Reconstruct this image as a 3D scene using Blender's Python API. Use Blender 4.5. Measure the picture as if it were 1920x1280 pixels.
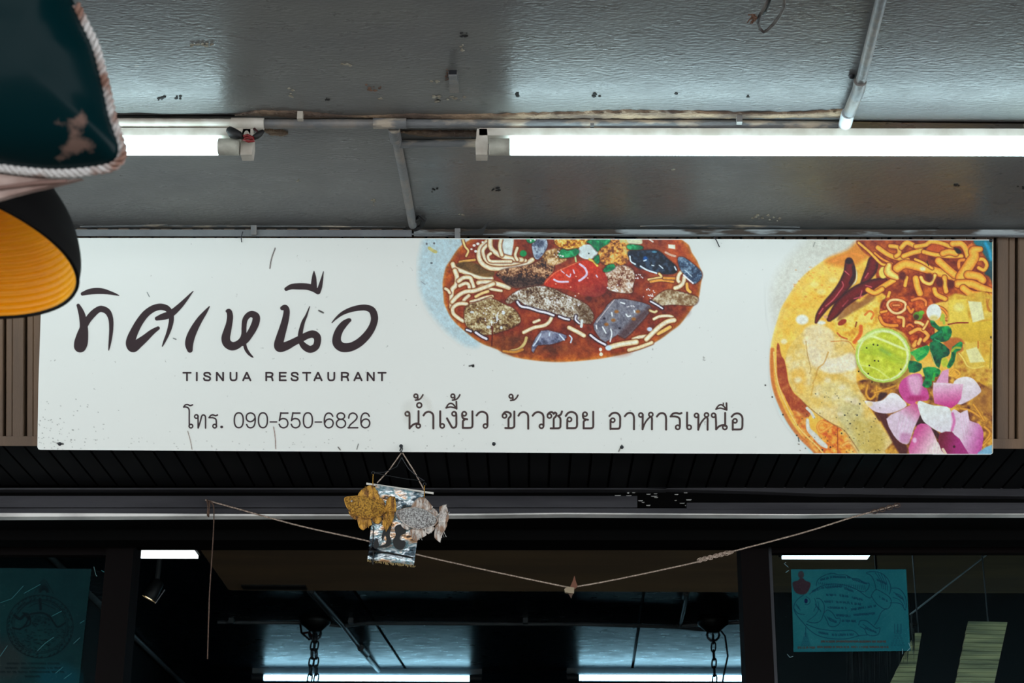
import bpy, bmesh, math, random
import numpy as np
from mathutils import Vector, Matrix
random.seed(7)
for o in list(bpy.data.objects): bpy.data.objects.remove(o)
S = bpy.context.scene; COL = S.collection
W, H, F = 1920, 1280, 3337.0
PITCH, YAW, ROLL = math.radians(20.7), math.radians(0.6), 0.006
# ------------------------------------------------------------------ camera
fw = Vector((-math.sin(YAW)*math.cos(PITCH), math.cos(YAW)*math.cos(PITCH), math.sin(PITCH)))
r0 = Vector((math.cos(YAW), math.sin(YAW), 0)); u0 = r0.cross(fw)
RT = r0*math.cos(ROLL)+u0*math.sin(ROLL); UP = u0*math.cos(ROLL)-r0*math.sin(ROLL)
CP = Vector((0, 0, 1.55))
cam = bpy.data.cameras.new('camera'); co = bpy.data.objects.new('camera', cam); COL.objects.link(co)
m = Matrix((RT, UP, -fw)).transposed().to_4x4(); m.translation = CP; co.matrix_world = m
cam.sensor_width = 36; cam.lens = F/W*36; cam.clip_start = 0.05
cam.dof.use_dof = True; cam.dof.focus_distance = 4.6; cam.dof.aperture_fstop = 14
S.camera = co
# ------------------------------------------------------------------ world, exposure
w = bpy.data.worlds.new('world'); S.world = w; w.use_nodes = True
bg = w.node_tree.nodes['Background']; bg.inputs[0].default_value = (0.93, 0.97, 1.0, 1); bg.inputs[1].default_value = 3.0
vs = S.view_settings; vs.view_transform = 'Standard'; vs.look = 'None'; vs.gamma = 1; vs.exposure = 0.0; vs.use_curve_mapping = False
# ------------------------------------------------------------------ pixel -> place helpers
def ray(px, py): return (fw + RT*((px-960)/F) + UP*((640-py)/F))
def on_z(px, py, z): d = ray(px, py); return CP + d*((z-CP.z)/d.z)
def on_y(px, py, y): d = ray(px, py); return CP + d*((y-CP.y)/d.y)
def on_ax(px, py, a): return CP + ray(px, py)*a
TS = math.radians(20.7)
ZC = 3.40
SO = on_z(960, 431, ZC)
SU = Vector((0, -math.sin(TS), math.cos(TS))); SN = Vector((0, -math.cos(TS), -math.sin(TS)))
def on_pl(px, py, off=0.0, P=None, N=None):
    P = P or SO; N = N or SN; P = P+N*off; d = ray(px, py); return CP + d*((P-CP).dot(N)/d.dot(N))
def pxm(p): return (p-CP).dot(fw)/F            # metres per pixel at a place
# ------------------------------------------------------------------ object helpers
def rootloc(o): return o.location if o.parent is None else o.location+rootloc(o.parent)
def tag(o, label=None, cat=None, group=None, kind=None):
    for k, v in (('label', label), ('category', cat), ('group', group), ('kind', kind)):
        if v: o[k] = v
    return o
def thing(name, loc, label=None, cat=None, group=None, kind=None):
    o = bpy.data.objects.new(name, None); COL.objects.link(o); o.location = loc; o.empty_display_size = .05
    return tag(o, label, cat, group, kind)
def mk(name, V, Fc, mt, parent=None, smooth=False, origin=None, kind=None):
    if origin is None: origin = rootloc(parent) if parent else Vector(np.mean(np.array([tuple(v) for v in V]), axis=0))
    me = bpy.data.meshes.new(name); me.from_pydata([tuple(Vector(v)-origin) for v in V], [], Fc)
    me.materials.append(mt); me.update()
    if smooth: me.polygons.foreach_set('use_smooth', [True]*len(me.polygons))
    o = bpy.data.objects.new(name, me); COL.objects.link(o)
    if parent: o.parent = parent; o.location = Vector(origin)-rootloc(parent)
    else: o.location = origin
    if kind: o['kind'] = kind
    return o
class MB:
    def __init__(s): s.V = []; s.F = []
    def add(s, V, Fc):
        n = len(s.V); s.V += [Vector(v) for v in V]; s.F += [tuple(i+n for i in f) for f in Fc]; return s
    def box(s, a, b):
        x0, y0, z0 = a; x1, y1, z1 = b
        return s.add([(x0,y0,z0),(x1,y0,z0),(x1,y1,z0),(x0,y1,z0),(x0,y0,z1),(x1,y0,z1),(x1,y1,z1),(x0,y1,z1)],
              [(0,3,2,1),(4,5,6,7),(0,1,5,4),(1,2,6,5),(2,3,7,6),(3,0,4,7)])
    def obox(s, c, ax, ay, az):
        c = Vector(c); V = [c+ax*i+ay*j+az*k for k in (-1,1) for j in (-1,1) for i in (-1,1)]
        return s.add(V, [(0,2,3,1),(4,5,7,6),(0,1,5,4),(1,3,7,5),(3,2,6,7),(2,0,4,6)])
    def tube(s, P, r, n=10, caps=True, closed=False):
        P = [Vector(p) for p in P]; N = len(P); R = r if isinstance(r, (list, tuple)) else [r]*N
        prev = None; V = []
        for i in range(N):
            if closed: t = P[(i+1)%N]-P[i-1]
            else: t = P[min(i+1,N-1)]-P[max(i-1,0)]
            t.normalize()
            if prev is None: a = t.orthogonal().normalized()
            else: a = (prev-t*prev.dot(t)).normalized()
            prev = a; b = t.cross(a)
            for k in range(n):
                th = 2*math.pi*k/n; V.append(P[i]+(a*math.cos(th)+b*math.sin(th))*R[i])
        Fc = []
        for i in range(N if closed else N-1):
            j = (i+1)%N
            for k in range(n): Fc.append((i*n+k, i*n+(k+1)%n, j*n+(k+1)%n, j*n+k))
        if caps and not closed: Fc += [tuple(range(n))[::-1], tuple((N-1)*n+k for k in range(n))]
        return s.add(V, Fc)
    def rev(s, c, ax, prof, n=48):
        c = Vector(c); ax = ax.normalized(); a = ax.orthogonal().normalized(); b = ax.cross(a); V = []; Fc = []
        for (r, h) in prof:
            for k in range(n):
                th = 2*math.pi*k/n; V.append(c+ax*h+(a*math.cos(th)+b*math.sin(th))*r)
        for i in range(len(prof)-1):
            for k in range(n): Fc.append((i*n+k, i*n+(k+1)%n, (i+1)*n+(k+1)%n, (i+1)*n+k))
        return s.add(V, Fc)
    def prism(s, pts, d):
        """pts: planar loop, d: vector of thickness"""
        n = len(pts); P = [Vector(p) for p in pts]
        return s.add(P+[p+d for p in P], [tuple(range(n)), tuple(range(2*n-1, n-1, -1))]+[(i, i+n, (i+1)%n+n, (i+1)%n) for i in range(n)])
    def build(s, name, mt, parent=None, smooth=False, **k):
        o = mk(name, s.V, s.F, mt, parent, smooth, **k); 
        bm = bmesh.new(); bm.from_mesh(o.data); bmesh.ops.recalc_face_normals(bm, faces=bm.faces); bm.to_mesh(o.data); bm.free()
        return o
def autosmooth(o, ang=40):
    bm = bmesh.new(); bm.from_mesh(o.data)
    for e in bm.edges:
        if len(e.link_faces) == 2 and e.calc_face_angle(0) > math.radians(ang): e.smooth = False
    for f in bm.faces: f.smooth = True
    bm.to_mesh(o.data); bm.free(); return o
# ------------------------------------------------------------------ materials
def lin(c):
    c = np.array(c, float)/255.; return tuple(np.where(c <= .04045, c/12.92, ((c+.055)/1.055)**2.4))
def nodes(name):
    m = bpy.data.materials.new(name); m.use_nodes = True; nt = m.node_tree; return m, nt, nt.nodes['Principled BSDF']
def mat(name, rgb, rough=.6, metal=0., rgb2=None, scale=8., thr=(.4, .6), bump=0., bscale=60., stretch=(1,1,1), spec=None, emit=None, es=0.):
    """procedural: noise mixes rgb with rgb2, second noise gives relief"""
    m, nt, b = nodes(name); b.inputs['Roughness'].default_value = rough; b.inputs['Metallic'].default_value = metal
    if spec is not None: b.inputs['Specular IOR Level'].default_value = spec
    tc = nt.nodes.new('ShaderNodeTexCoord'); mp = nt.nodes.new('ShaderNodeMapping'); mp.inputs['Scale'].default_value = stretch
    geo = nt.nodes.new('ShaderNodeNewGeometry'); nt.links.new(geo.outputs['Position'], mp.inputs[0])
    nz = nt.nodes.new('ShaderNodeTexNoise'); nz.inputs['Scale'].default_value = scale; nz.inputs['Detail'].default_value = 5
    nt.links.new(mp.outputs[0], nz.inputs['Vector'])
    cr = nt.nodes.new('ShaderNodeValToRGB'); cr.color_ramp.elements[0].position = thr[0]; cr.color_ramp.elements[1].position = thr[1]
    c1 = lin(rgb); c2 = lin(rgb2) if rgb2 else tuple(x*.85 for x in c1)
    cr.color_ramp.elements[0].color = (*c1, 1); cr.color_ramp.elements[1].color = (*c2, 1)
    nt.links.new(nz.outputs[0], cr.inputs[0]); nt.links.new(cr.outputs[0], b.inputs['Base Color'])
    if bump:
        n2 = nt.nodes.new('ShaderNodeTexNoise'); n2.inputs['Scale'].default_value = bscale; n2.inputs['Detail'].default_value = 4
        nt.links.new(mp.outputs[0], n2.inputs['Vector'])
        bp = nt.nodes.new('ShaderNodeBump'); bp.inputs['Strength'].default_value = bump; bp.inputs['Distance'].default_value = .01
        nt.links.new(n2.outputs[0], bp.inputs['Height']); nt.links.new(bp.outputs[0], b.inputs['Normal'])
    if emit: b.inputs['Emission Color'].default_value = (*emit, 1); b.inputs['Emission Strength'].default_value = es
    return m
M = {}
TUBE = (0.66, 0.93, 1.0)
M['tube'] = mat('tube_glow', (250,250,250), .4, emit=TUBE, es=10)
M['tube_in'] = mat('inner_tube_glow', (250,250,250), .4, emit=(.38,.78,1.0), es=7)
M['panel_light'] = mat('panel_glow', (250,250,250), .4, emit=(.85,.97,1.0), es=4)
M['spot_glow'] = mat('spot_glow', (250,240,220), .4, emit=(1.0,.75,.4), es=6)
def ceiling_mat(name, rgb, rgb2, rough, bump, spec):
    m, nt, b = nodes(name); b.inputs['Specular IOR Level'].default_value = spec
    geo = nt.nodes.new('ShaderNodeNewGeometry')
    def noise(sc, stretch=(1,1,1), det=5):
        mp = nt.nodes.new('ShaderNodeMapping'); mp.inputs['Scale'].default_value = stretch; nt.links.new(geo.outputs['Position'], mp.inputs[0])
        n = nt.nodes.new('ShaderNodeTexNoise'); n.inputs['Scale'].default_value = sc; n.inputs['Detail'].default_value = det; nt.links.new(mp.outputs[0], n.inputs['Vector']); return n.outputs[0]
    def ramp(i, a, b_, ca, cb):
        r = nt.nodes.new('ShaderNodeValToRGB'); e = r.color_ramp.elements; e[0].position = a; e[1].position = b_; e[0].color = (*ca, 1); e[1].color = (*cb, 1); nt.links.new(i, r.inputs[0]); return r.outputs[0]
    base = ramp(noise(2.2, (1,1.6,1)), .35, .65, lin(rgb), lin(rgb2))
    chips = ramp(noise(34, (.6,1.3,1), 8), .765, .785, (0,0,0), (1,1,1))
    mx = nt.nodes.new('ShaderNodeMix'); mx.data_type = 'RGBA'; nt.links.new(chips, mx.inputs[0]); nt.links.new(base, mx.inputs[6]); mx.inputs[7].default_value = (*lin((150,140,125)), 1)
    nt.links.new(mx.outputs[2], b.inputs['Base Color'])
    nt.links.new(ramp(noise(14, (1,2,1)), .3, .7, (rough-.05,)*3, (rough+.08,)*3), b.inputs['Roughness'])
    b1 = nt.nodes.new('ShaderNodeBump'); b1.inputs['Strength'].default_value = bump; b1.inputs['Distance'].default_value = .004
    nt.links.new(noise(110, (.6,1.4,1), 4), b1.inputs['Height'])
    b2 = nt.nodes.new('ShaderNodeBump'); b2.inputs['Strength'].default_value = .10; b2.inputs['Distance'].default_value = .01
    nt.links.new(noise(9, (.6,1,1), 2), b2.inputs['Height']); nt.links.new(b2.outputs[0], b1.inputs['Normal'])
    nt.links.new(b1.outputs[0], b.inputs['Normal']); return m
M['ceil'] = ceiling_mat('grey_gloss_ceiling_paint', (98,98,99), (110,110,107), .30, .32, .5)
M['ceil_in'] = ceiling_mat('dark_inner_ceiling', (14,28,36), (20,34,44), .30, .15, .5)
M['grey'] = mat('grey_conduit_paint', (108,110,112), .45, rgb2=(128,122,116), scale=20, bump=.2)
M['greychip'] = mat('chipped_conduit', (104,106,108), .5, rgb2=(170,158,142), scale=26, thr=(.5,.6), stretch=(.4,1,1), bump=.5)
M['white_pvc'] = mat('white_pvc', (205,200,190), .45, rgb2=(180,172,160), scale=18)
M['socket'] = mat('aged_lampholder', (178,178,166), .5, rgb2=(150,148,138), scale=30)
M['plaster'] = mat('bare_plaster', (150,126,102), .9, rgb2=(92,76,66), scale=22, thr=(.35,.62), stretch=(.5,1,1), bump=1, bscale=120)
M['black'] = mat('black_tape', (14,13,15), .6)
M['redwire'] = mat('red_wire', (120,14,18), .4)
M['sign'] = None
M['slat'] = mat('brown_cladding', (92,72,56), .55, rgb2=(112,86,64), scale=6, stretch=(3,.3,.3), bump=.15, bscale=200)
M['slatgap'] = mat('dark_gap', (10,7,6), .8, spec=.05)
M['soffit'] = mat('black_soffit_cladding', (9,10,11), .5, rgb2=(14,14,15), scale=6, spec=.12)
M['strip'] = mat('grey_cover_strip', (112,116,118), .5, rgb2=(98,100,104), scale=10, bump=.2)
M['stripbrown'] = mat('peeling_strip', (66,54,46), .7, rgb2=(158,164,166), scale=13, thr=(.5,.56), stretch=(.35,2,2), bump=.4)
M['header'] = mat('black_header', (3,3,3), .7, spec=.05)
M['band'] = mat('grey_band', (66,66,70), .7, rgb2=(52,52,56), scale=5, stretch=(.4,3,3), bump=.2, spec=.1)
M['whiteedge'] = mat('worn_white_edge', (240,238,234), .5, rgb2=(190,188,186), scale=5)
M['frame'] = mat('dark_brown_frame', (8,4,4), .6, spec=.06)
M['beam'] = mat('brown_board', (124,100,78), .7, rgb2=(140,112,84), scale=4, stretch=(.4,2,1))
M['rope'] = mat('twine', (196,176,160), .8, rgb2=(140,120,106), scale=200, bump=.5, bscale=500)
M['rope2'] = mat('brown_twine', (98,74,60), .8, rgb2=(70,52,42), scale=200)
M['steel'] = mat('dull_steel', (120,122,126), .4, metal=.8)
M['darksteel'] = mat('dark_steel', (50,52,56), .45, metal=.7)
M['gold'] = mat('gold_weave', (226,170,66), .4, metal=.35, rgb2=(140,92,28), scale=240, thr=(.42,.6), bump=.9, bscale=420)
M['goldfin'] = mat('gold_fin', (216,158,60), .42, metal=.35, rgb2=(120,76,26), scale=110, thr=(.42,.6), bump=.8, bscale=300, stretch=(1,1,.3))
M['silver'] = mat('silver_weave', (228,226,224), .4, metal=.3, rgb2=(128,122,120), scale=240, thr=(.42,.6), bump=.9, bscale=420)
M['silverfin'] = mat('silver_fin', (222,212,204), .42, metal=.3, rgb2=(150,118,96), scale=110, thr=(.42,.6), bump=.8, bscale=300, stretch=(1,1,.3))
M['lampblack'] = mat('matte_black_shade', (5,4,5), .7, spec=.1)
M['lampgold'] = mat('gold_inner_shade', (255,182,6), .45, spec=.2, rgb2=(246,160,3), scale=5, bump=.1, bscale=200)
M['ground'] = mat('street_ground', (120,116,110), .9, scale=3)
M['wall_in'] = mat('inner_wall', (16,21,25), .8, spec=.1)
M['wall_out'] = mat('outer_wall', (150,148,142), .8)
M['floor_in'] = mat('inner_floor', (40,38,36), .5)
M['sleeve'] = mat('clear_sleeve', (20,60,70), .2)
# ------------------------------------------------------------------ flat print: colours worked out per point of a fine grid
def crom(P, n=8, closed=False):
    P = np.array(P, float); N = len(P); out = []
    rng = range(N if closed else N-1)
    for i in rng:
        if closed: p0, p1, p2, p3 = P[i-1], P[i], P[(i+1)%N], P[(i+2)%N]
        else: p0, p1, p2, p3 = P[max(i-1,0)], P[i], P[i+1], P[min(i+2,N-1)]
        for k in range(n):
            t = k/n; out.append(.5*((2*p1)+(-p0+p2)*t+(2*p0-5*p1+4*p2-p3)*t*t+(-p0+3*p1-3*p2+p3)*t**3))
    if not closed: out.append(P[-1])
    return np.array(out)
rs = np.random.RandomState(3)
LAT = rs.rand(256, 256)
def vnoise(X, Y):
    xi = np.floor(X).astype(int); yi = np.floor(Y).astype(int); fx = X-xi; fy = Y-yi; fx = fx*fx*(3-2*fx); fy = fy*fy*(3-2*fy)
    a = LAT[yi%256, xi%256]; b = LAT[yi%256, (xi+1)%256]; c = LAT[(yi+1)%256, xi%256]; d = LAT[(yi+1)%256, (xi+1)%256]
    return (a*(1-fx)+b*fx)*(1-fy)+(c*(1-fx)+d*fx)*fy
def fbm(X, Y, s, o=3, seed=0):
    v = 0; a = .5; t = 0
    for k in range(o): v = v+a*vnoise(X/s+17.3*k+seed*5.7, Y/s+9.1*k+seed*3.3); t += a; a *= .55; s = s/2.
    return v/t
class Canvas:
    def __init__(s, x0, y0, x1, y1, step=1.0, bg=None):
        s.xs = np.arange(x0, x1+step*.5, step); s.ys = np.arange(y0, y1+step*.5, step)
        s.X, s.Y = np.meshgrid(s.xs, s.ys); s.C = np.zeros(s.X.shape+(3,)); s.A = np.zeros(s.X.shape)
        if bg is not None: s.C[:] = np.array(bg)/255.; s.A[:] = 1
        s.x0, s.y0, s.st = x0, y0, step
    def win(s, x0, y0, x1, y1):
        i0 = max(0, int((y0-s.y0)/s.st)-1); i1 = min(len(s.ys), int((y1-s.y0)/s.st)+3)
        j0 = max(0, int((x0-s.x0)/s.st)-1); j1 = min(len(s.xs), int((x1-s.x0)/s.st)+3)
        return (slice(i0, max(i0,i1)), slice(j0, max(j0,j1)))
    def comp(s, w, col, a):
        if s.C[w].size == 0: return
        a = np.clip(a, 0, 1); a3 = a[..., None]; A0 = s.A[w]
        An = a+A0*(1-a); An3 = np.maximum(An, 1e-6)[..., None]
        s.C[w] = (col*a3+s.C[w]*(A0*(1-a))[..., None])/An3*(An3 > 1e-5); s.A[w] = An
    def sdf(s, P, w):
        X = s.X[w]; Y = s.Y[w]; d2 = np.full(X.shape, 1e9); ins = np.zeros(X.shape, bool); n = len(P)
        for i in range(n):
            ax, ay = P[i-1]; bx, by = P[i]; ex, ey = bx-ax, by-ay; L = ex*ex+ey*ey+1e-9
            t = np.clip(((X-ax)*ex+(Y-ay)*ey)/L, 0, 1); d2 = np.minimum(d2, (X-ax-t*ex)**2+(Y-ay-t*ey)**2)
            if ay != by: c = ((ay > Y) != (by > Y)) & (X < ex*(Y-ay)/ey+ax); ins ^= c
        d = np.sqrt(d2); return np.where(ins, -d, d)
    def poly(s, P, col, soft=.8, smooth=5, col2=None, g=None, pal=None, gs=5., seed=0, con=3., ramp=None, op=1.):
        P = crom(P, smooth, True) if smooth else np.array(P, float)
        mn = P.min(0)-soft-4; mx = P.max(0)+soft+4; w = s.win(mn[0], mn[1], mx[0], mx[1])
        if s.X[w].size == 0: return
        d = s.sdf(P, w); X = s.X[w]; Y = s.Y[w]
        C = np.zeros(X.shape+(3,)); C[:] = np.array(col)/255.
        if col2 is not None:
            (ax, ay), (bx, by) = g; L = (bx-ax)**2+(by-ay)**2; t = np.clip(((X-ax)*(bx-ax)+(Y-ay)*(by-ay))/L, 0, 1)[..., None]; C = C*(1-t)+np.array(col2)/255.*t
        if ramp is not None:
            ds = [r[0] for r in ramp]; cs = np.array([r[1] for r in ramp])/255.
            for k in range(3): C[..., k] = np.interp(-d, ds, cs[:, k])
        if pal is not None:
            v = .6*fbm(X, Y, gs, 3, seed)+.4*fbm(X, Y, gs*4.5, 2, seed+3); v = np.clip((v-.5)*con+.5, 0, .9999)*(len(pal)-1); i = v.astype(int); f = (v-i)[..., None]; pa = np.array(pal)/255.
            Cp = pa[i]*(1-f)+pa[np.minimum(i+1, len(pal)-1)]*f
            C = Cp if (ramp is None and col2 is None) else C*Cp*2
        if getattr(s, 'shadow', None) is not None and pal is not None and soft <= 2 and gs < 7: s.comp(w, np.zeros(X.shape+(3,))+np.array(s.shadow)/255., np.clip(.9-d/3.2, 0, 1)*.75)
        s.comp(w, np.clip(C, 0, 1), np.clip(.5-d/soft, 0, 1)*op)
    def ell(s, cx, cy, rx, ry, col, rot=0, **k):
        P = [(cx+rx*math.cos(t)*math.cos(rot)-ry*math.sin(t)*math.sin(rot), cy+rx*math.cos(t)*math.sin(rot)+ry*math.sin(t)*math.cos(rot)) for t in np.linspace(0, 2*math.pi, 20, endpoint=False)]
        s.poly(P, col, smooth=0, **k)
    def stroke(s, P, w, col, edge=None, soft=.9, n=6, closed=False, op=1., dark=None, dw=2.):
        if isinstance(w, (int, float)): Q = [(p[0], p[1], p[2] if len(p) > 2 else w) for p in P]
        else: Q = [(p[0], p[1], ww) for p, ww in zip(P, w)]
        Q = crom(Q, n, closed)
        if closed: Q = np.vstack([Q, Q[:1]])
        m_ = Q[:, 2].max()+4+dw; wd = s.win(Q[:, 0].min()-m_, Q[:, 1].min()-m_, Q[:, 0].max()+m_, Q[:, 1].max()+m_)
        X = s.X[wd]; Y = s.Y[wd]
        if X.size == 0: return
        best = np.full(X.shape, 1e9)
        rr = np.zeros(X.shape)
        for i in range(len(Q)-1):
            ax, ay, aw = Q[i]; bx, by, bw = Q[i+1]; ex, ey = bx-ax, by-ay; L = ex*ex+ey*ey+1e-9
            t = np.clip(((X-ax)*ex+(Y-ay)*ey)/L, 0, 1); hw = (aw+(bw-aw)*t)/2; d = np.sqrt((X-ax-t*ex)**2+(Y-ay-t*ey)**2)-hw
            k = d < best; best = np.where(k, d, best); rr = np.where(k, hw, rr)
        if dark is not None: s.comp(wd, np.zeros(X.shape+(3,))+np.array(dark)/255., np.clip(.5-(best-dw)/(dw+.5), 0, 1)*.8*op)
        C = np.zeros(X.shape+(3,)); C[:] = np.array(col)/255.
        if edge is not None:
            t = np.clip(1+best/np.maximum(rr, .5), 0, 1)[..., None]**2.2; C = C*(1-t)+np.array(edge)/255.*t
        s.comp(wd, C, np.clip(.5-best/soft, 0, 1)*op)
    def modulate(s, amp, sc, seed=1):
        v = (fbm(s.X, s.Y, sc, 3, seed)-.5)*2*amp; s.C = np.clip(s.C*(1+v[..., None]*np.array([.8,1.,1.1])), 0, 1)
    def grain(s, amp, sc=2., seed=5):
        v = (fbm(s.X, s.Y, sc, 2, seed)-.5)*amp; s.C = np.clip(s.C+v[..., None], 0, 1)
    def build(s, name, mt, parent, place, over=None):
        """place(px,py)->point (on a plane); faces only where something is printed"""
        ny, nx = s.X.shape; p = np.array([tuple(place(x, y)) for x, y in ((s.xs[0], s.ys[0]), (s.xs[-1], s.ys[0]), (s.xs[0], s.ys[-1]), (s.xs[-1], s.ys[-1]))])
        Pn = np.cross(p[1]-p[0], p[2]-p[0]); Pn /= np.linalg.norm(Pn)
        D = np.array(fw)[None, None]+np.array(RT)[None, None]*((s.X-960)/F)[..., None]+np.array(UP)[None, None]*((640-s.Y)/F)[..., None]
        t = (p[0]-np.array(CP)).dot(Pn)/(D@Pn); V = (np.array(CP)+D*t[..., None]).reshape(-1, 3)
        idx = np.arange(ny*nx).reshape(ny, nx); A = s.A
        keep = (np.maximum(np.maximum(A[:-1, :-1], A[1:, :-1]), np.maximum(A[:-1, 1:], A[1:, 1:])) > .004)
        a = idx[:-1, :-1][keep]; b = idx[1:, :-1][keep]; c = idx[1:, 1:][keep]; d = idx[:-1, 1:][keep]
        Fq = np.stack([a, b, c, d], 1); used = np.unique(Fq); remap = np.zeros(ny*nx, int); remap[used] = np.arange(len(used)); Fq = remap[Fq]
        me = bpy.data.meshes.new(name); off = np.array(rootloc(parent)); V2 = V[used]-off
        me.vertices.add(len(V2)); me.vertices.foreach_set('co', V2.ravel())
        me.loops.add(Fq.size); me.loops.foreach_set('vertex_index', Fq.ravel()); me.polygons.add(len(Fq))
        me.polygons.foreach_set('loop_start', np.arange(0, Fq.size, 4)); me.update()
        if over is not None: s.C = s.C*s.A[..., None]+np.array(over)/255.*(1-s.A[..., None]); s.A = np.ones_like(s.A); A = s.A
        Cl = s.C.reshape(-1, 3)[used]; Cl = np.where(Cl <= .04045, Cl/12.92, ((Cl+.055)/1.055)**2.4)
        at = me.color_attributes.new('print', 'FLOAT_COLOR', 'POINT')
        at.data.foreach_set('color', np.concatenate([Cl, A.reshape(-1)[used][:, None]], 1).ravel())
        me.materials.append(mt); o = bpy.data.objects.new(name, me); COL.objects.link(o); o.parent = parent; return o
def print_mat(name, gain=1., rough=.45, spec=.4):
    m, nt, b = nodes(name); b.inputs['Roughness'].default_value = rough; b.inputs['Specular IOR Level'].default_value = spec
    at = nt.nodes.new('ShaderNodeAttribute'); at.attribute_name = 'print'
    mu = nt.nodes.new('ShaderNodeVectorMath'); mu.operation = 'SCALE'; mu.inputs['Scale'].default_value = gain
    nt.links.new(at.outputs['Color'], mu.inputs[0]); nt.links.new(mu.outputs[0], b.inputs['Base Color'])
    geo = nt.nodes.new('ShaderNodeNewGeometry'); nz = nt.nodes.new('ShaderNodeTexNoise'); nz.inputs['Scale'].default_value = 40
    nt.links.new(geo.outputs['Position'], nz.inputs['Vector']); bp = nt.nodes.new('ShaderNodeBump'); bp.inputs['Strength'].default_value = .1; bp.inputs['Distance'].default_value = .004
    nt.links.new(nz.outputs[0], bp.inputs['Height']); nt.links.new(bp.outputs[0], b.inputs['Normal'])
    tr = nt.nodes.new('ShaderNodeBsdfTransparent'); mx = nt.nodes.new('ShaderNodeMixShader'); out = nt.nodes['Material Output']
    nt.links.new(at.outputs['Alpha'], mx.inputs[0]); nt.links.new(tr.outputs[0], mx.inputs[1]); nt.links.new(b.outputs[0], mx.inputs[2]); nt.links.new(mx.outputs[0], out.inputs[0])
    return m
def paint_soup():
    c = Canvas(780, 446, 1330, 690); c.shadow = (66,26,22); r = np.random.RandomState(11)
    c.poly([(802,440),(787,475),(784,510),(788,545),(803,580),(826,610),(852,634),(880,650),(900,640),(870,560),(870,440)], (184,205,211), soft=12)
    B = [(897,430),(884,447),(867,458),(855,471),(846,485),(836,501),(831.5,520),(830,534),(832,560),(833,569),(841,587),(848,598),(860,611),(872,621),(888,634),(906,645),(930,654),(944,661),(968,670),(1006,676),(1043,678.5),(1080,677),(1120,673),(1144,669),(1176,662),(1209,651),(1237,636.5),(1258,621),(1275,608),(1291,587),(1302,571),(1310,558),(1314,533),(1317,514),(1312,501),(1306,487),(1297,473),(1291,459),(1277,448),(1262,430)]
    c.poly(B, (150,60,30), soft=2.5, ramp=[(0,(238,190,120)),(2,(232,160,50)),(6,(212,112,30)),(14,(172,72,30)),(30,(146,58,34)),(60,(135,52,36))])
    # tonal patches in the broth
    for (x, y, rx, ry, col, op) in [(900,500,30,10,(120,84,40),.8),(960,640,40,14,(104,72,38),.8),(1000,655,60,12,(112,76,42),.7),(1075,655,40,14,(122,74,38),.6),(1130,560,36,20,(92,38,34),.7),(1240,540,50,18,(172,78,36),.5),(1270,530,20,40,(210,120,40),.45),(1255,585,36,10,(88,36,46),.6),(1000,600,60,14,(140,44,24),.5),(1090,645,20,20,(196,96,36),.5),(1210,460,40,10,(120,50,34),.6),(1265,470,16,24,(206,74,26),.6),(960,475,20,20,(190,96,40),.6),(850,530,12,34,(214,120,40),.5),(1160,655,24,10,(150,50,24),.6)]:
        c.ell(x, y, rx, ry, col, soft=14, op=op)
    c.poly(B, (150,60,30), soft=2.5, pal=[(74,28,24),(140,54,32),(196,104,52)], gs=9, seed=2, con=2.6, op=.5)
    N = (236,229,208); E = (206,160,92); Dk = (110,44,24)
    def nd(P, w=7, col=N, op=1.): c.stroke(P, w*1.12, col, edge=E, dark=Dk, dw=1.6, op=op)
    nd([(849,495),(853,503),(869,509),(888,516),(907,522),(921,522)], 8)
    nd([(862,491),(874,489),(890,487)], 4, (222,170,90))
    c.poly([(855,497),(868,491),(886,492),(905,498),(926,507),(924,518),(905,518),(880,510)], (112,82,44), soft=3, pal=[(90,66,34),(128,92,50)], gs=6)
    nd([(853,507.5),(857,520),(855,534),(847.5,543),(846.6,560),(847,576)], 8)
    nd([(860,527),(869,520.6),(881,520.6),(885,529),(889,541)], 7); nd([(861.6,535.6),(872,531),(878,533),(880,539)], 6)
    nd([(897,530),(916,529),(932,532),(954,539)], 8); nd([(890,545),(905,536),(918,541),(940,545)],5)
    nd([(848,566),(858,555),(872,547),(890,545),(910,538),(925,532)], 7)
    nd([(879,554),(872,560),(868,566)], 6); nd([(883,566),(897,562),(911,557.5),(922.5,555.6)], 6); nd([(903,566),(912,562),(920.6,559)], 5); nd([(883,570.6),(890,570),(896,568)], 5)
    nd([(892,556),(903,550),(915,546)], 5, (240,210,150))
    nd([(874.7,569.7),(864,568.8),(855,571.6),(849,578),(850,587.5),(858,595),(868,601.6)], 6.5)
    nd([(835,541),(840,544),(843,549)], 5)
    c.poly([(940,440),(962,440),(961,470),(956,482),(942,479),(937,465)], (216,226,222), soft=2)
    nd([(924,440),(911,455),(901,464),(898,477),(900,488),(908,497),(922,503),(945,503),(968,499),(988,493),(998,487)], 8)
    nd([(914,459),(906,468),(907,479),(914,490),(930,495),(960,494),(985,488)], 6)
    nd([(919.5,446),(920,463),(930,474),(944,481),(960,485),(978,487)], 8); nd([(920,475),(915,480),(919,489),(935,490),(958,490)], 5)
    nd([(940,446),(937,462),(941,478)], 6); nd([(970,465),(966,478),(970,487)], 5)
    nd([(868,450),(872,462),(878,470),(874,480)], 3.5, (238,214,150))
    for x, y, q in [(889,460,3),(896,457,3.2),(892,471,3),(884,467,2.2),(905,454,2.2)]: c.ell(x, y, q, q*.8, (240,232,225), soft=1)
    # meats
    c.poly([(931,514),(945,505),(973,500),(1001,494),(1024,481),(1039,492),(1036,510),(1022,529),(996,536),(968,539),(951,532),(940,523)], (0,0,0), soft=2, pal=[(48,34,40),(104,66,48),(160,112,80),(212,172,134)], gs=2.4, seed=4, con=3.2)
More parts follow.
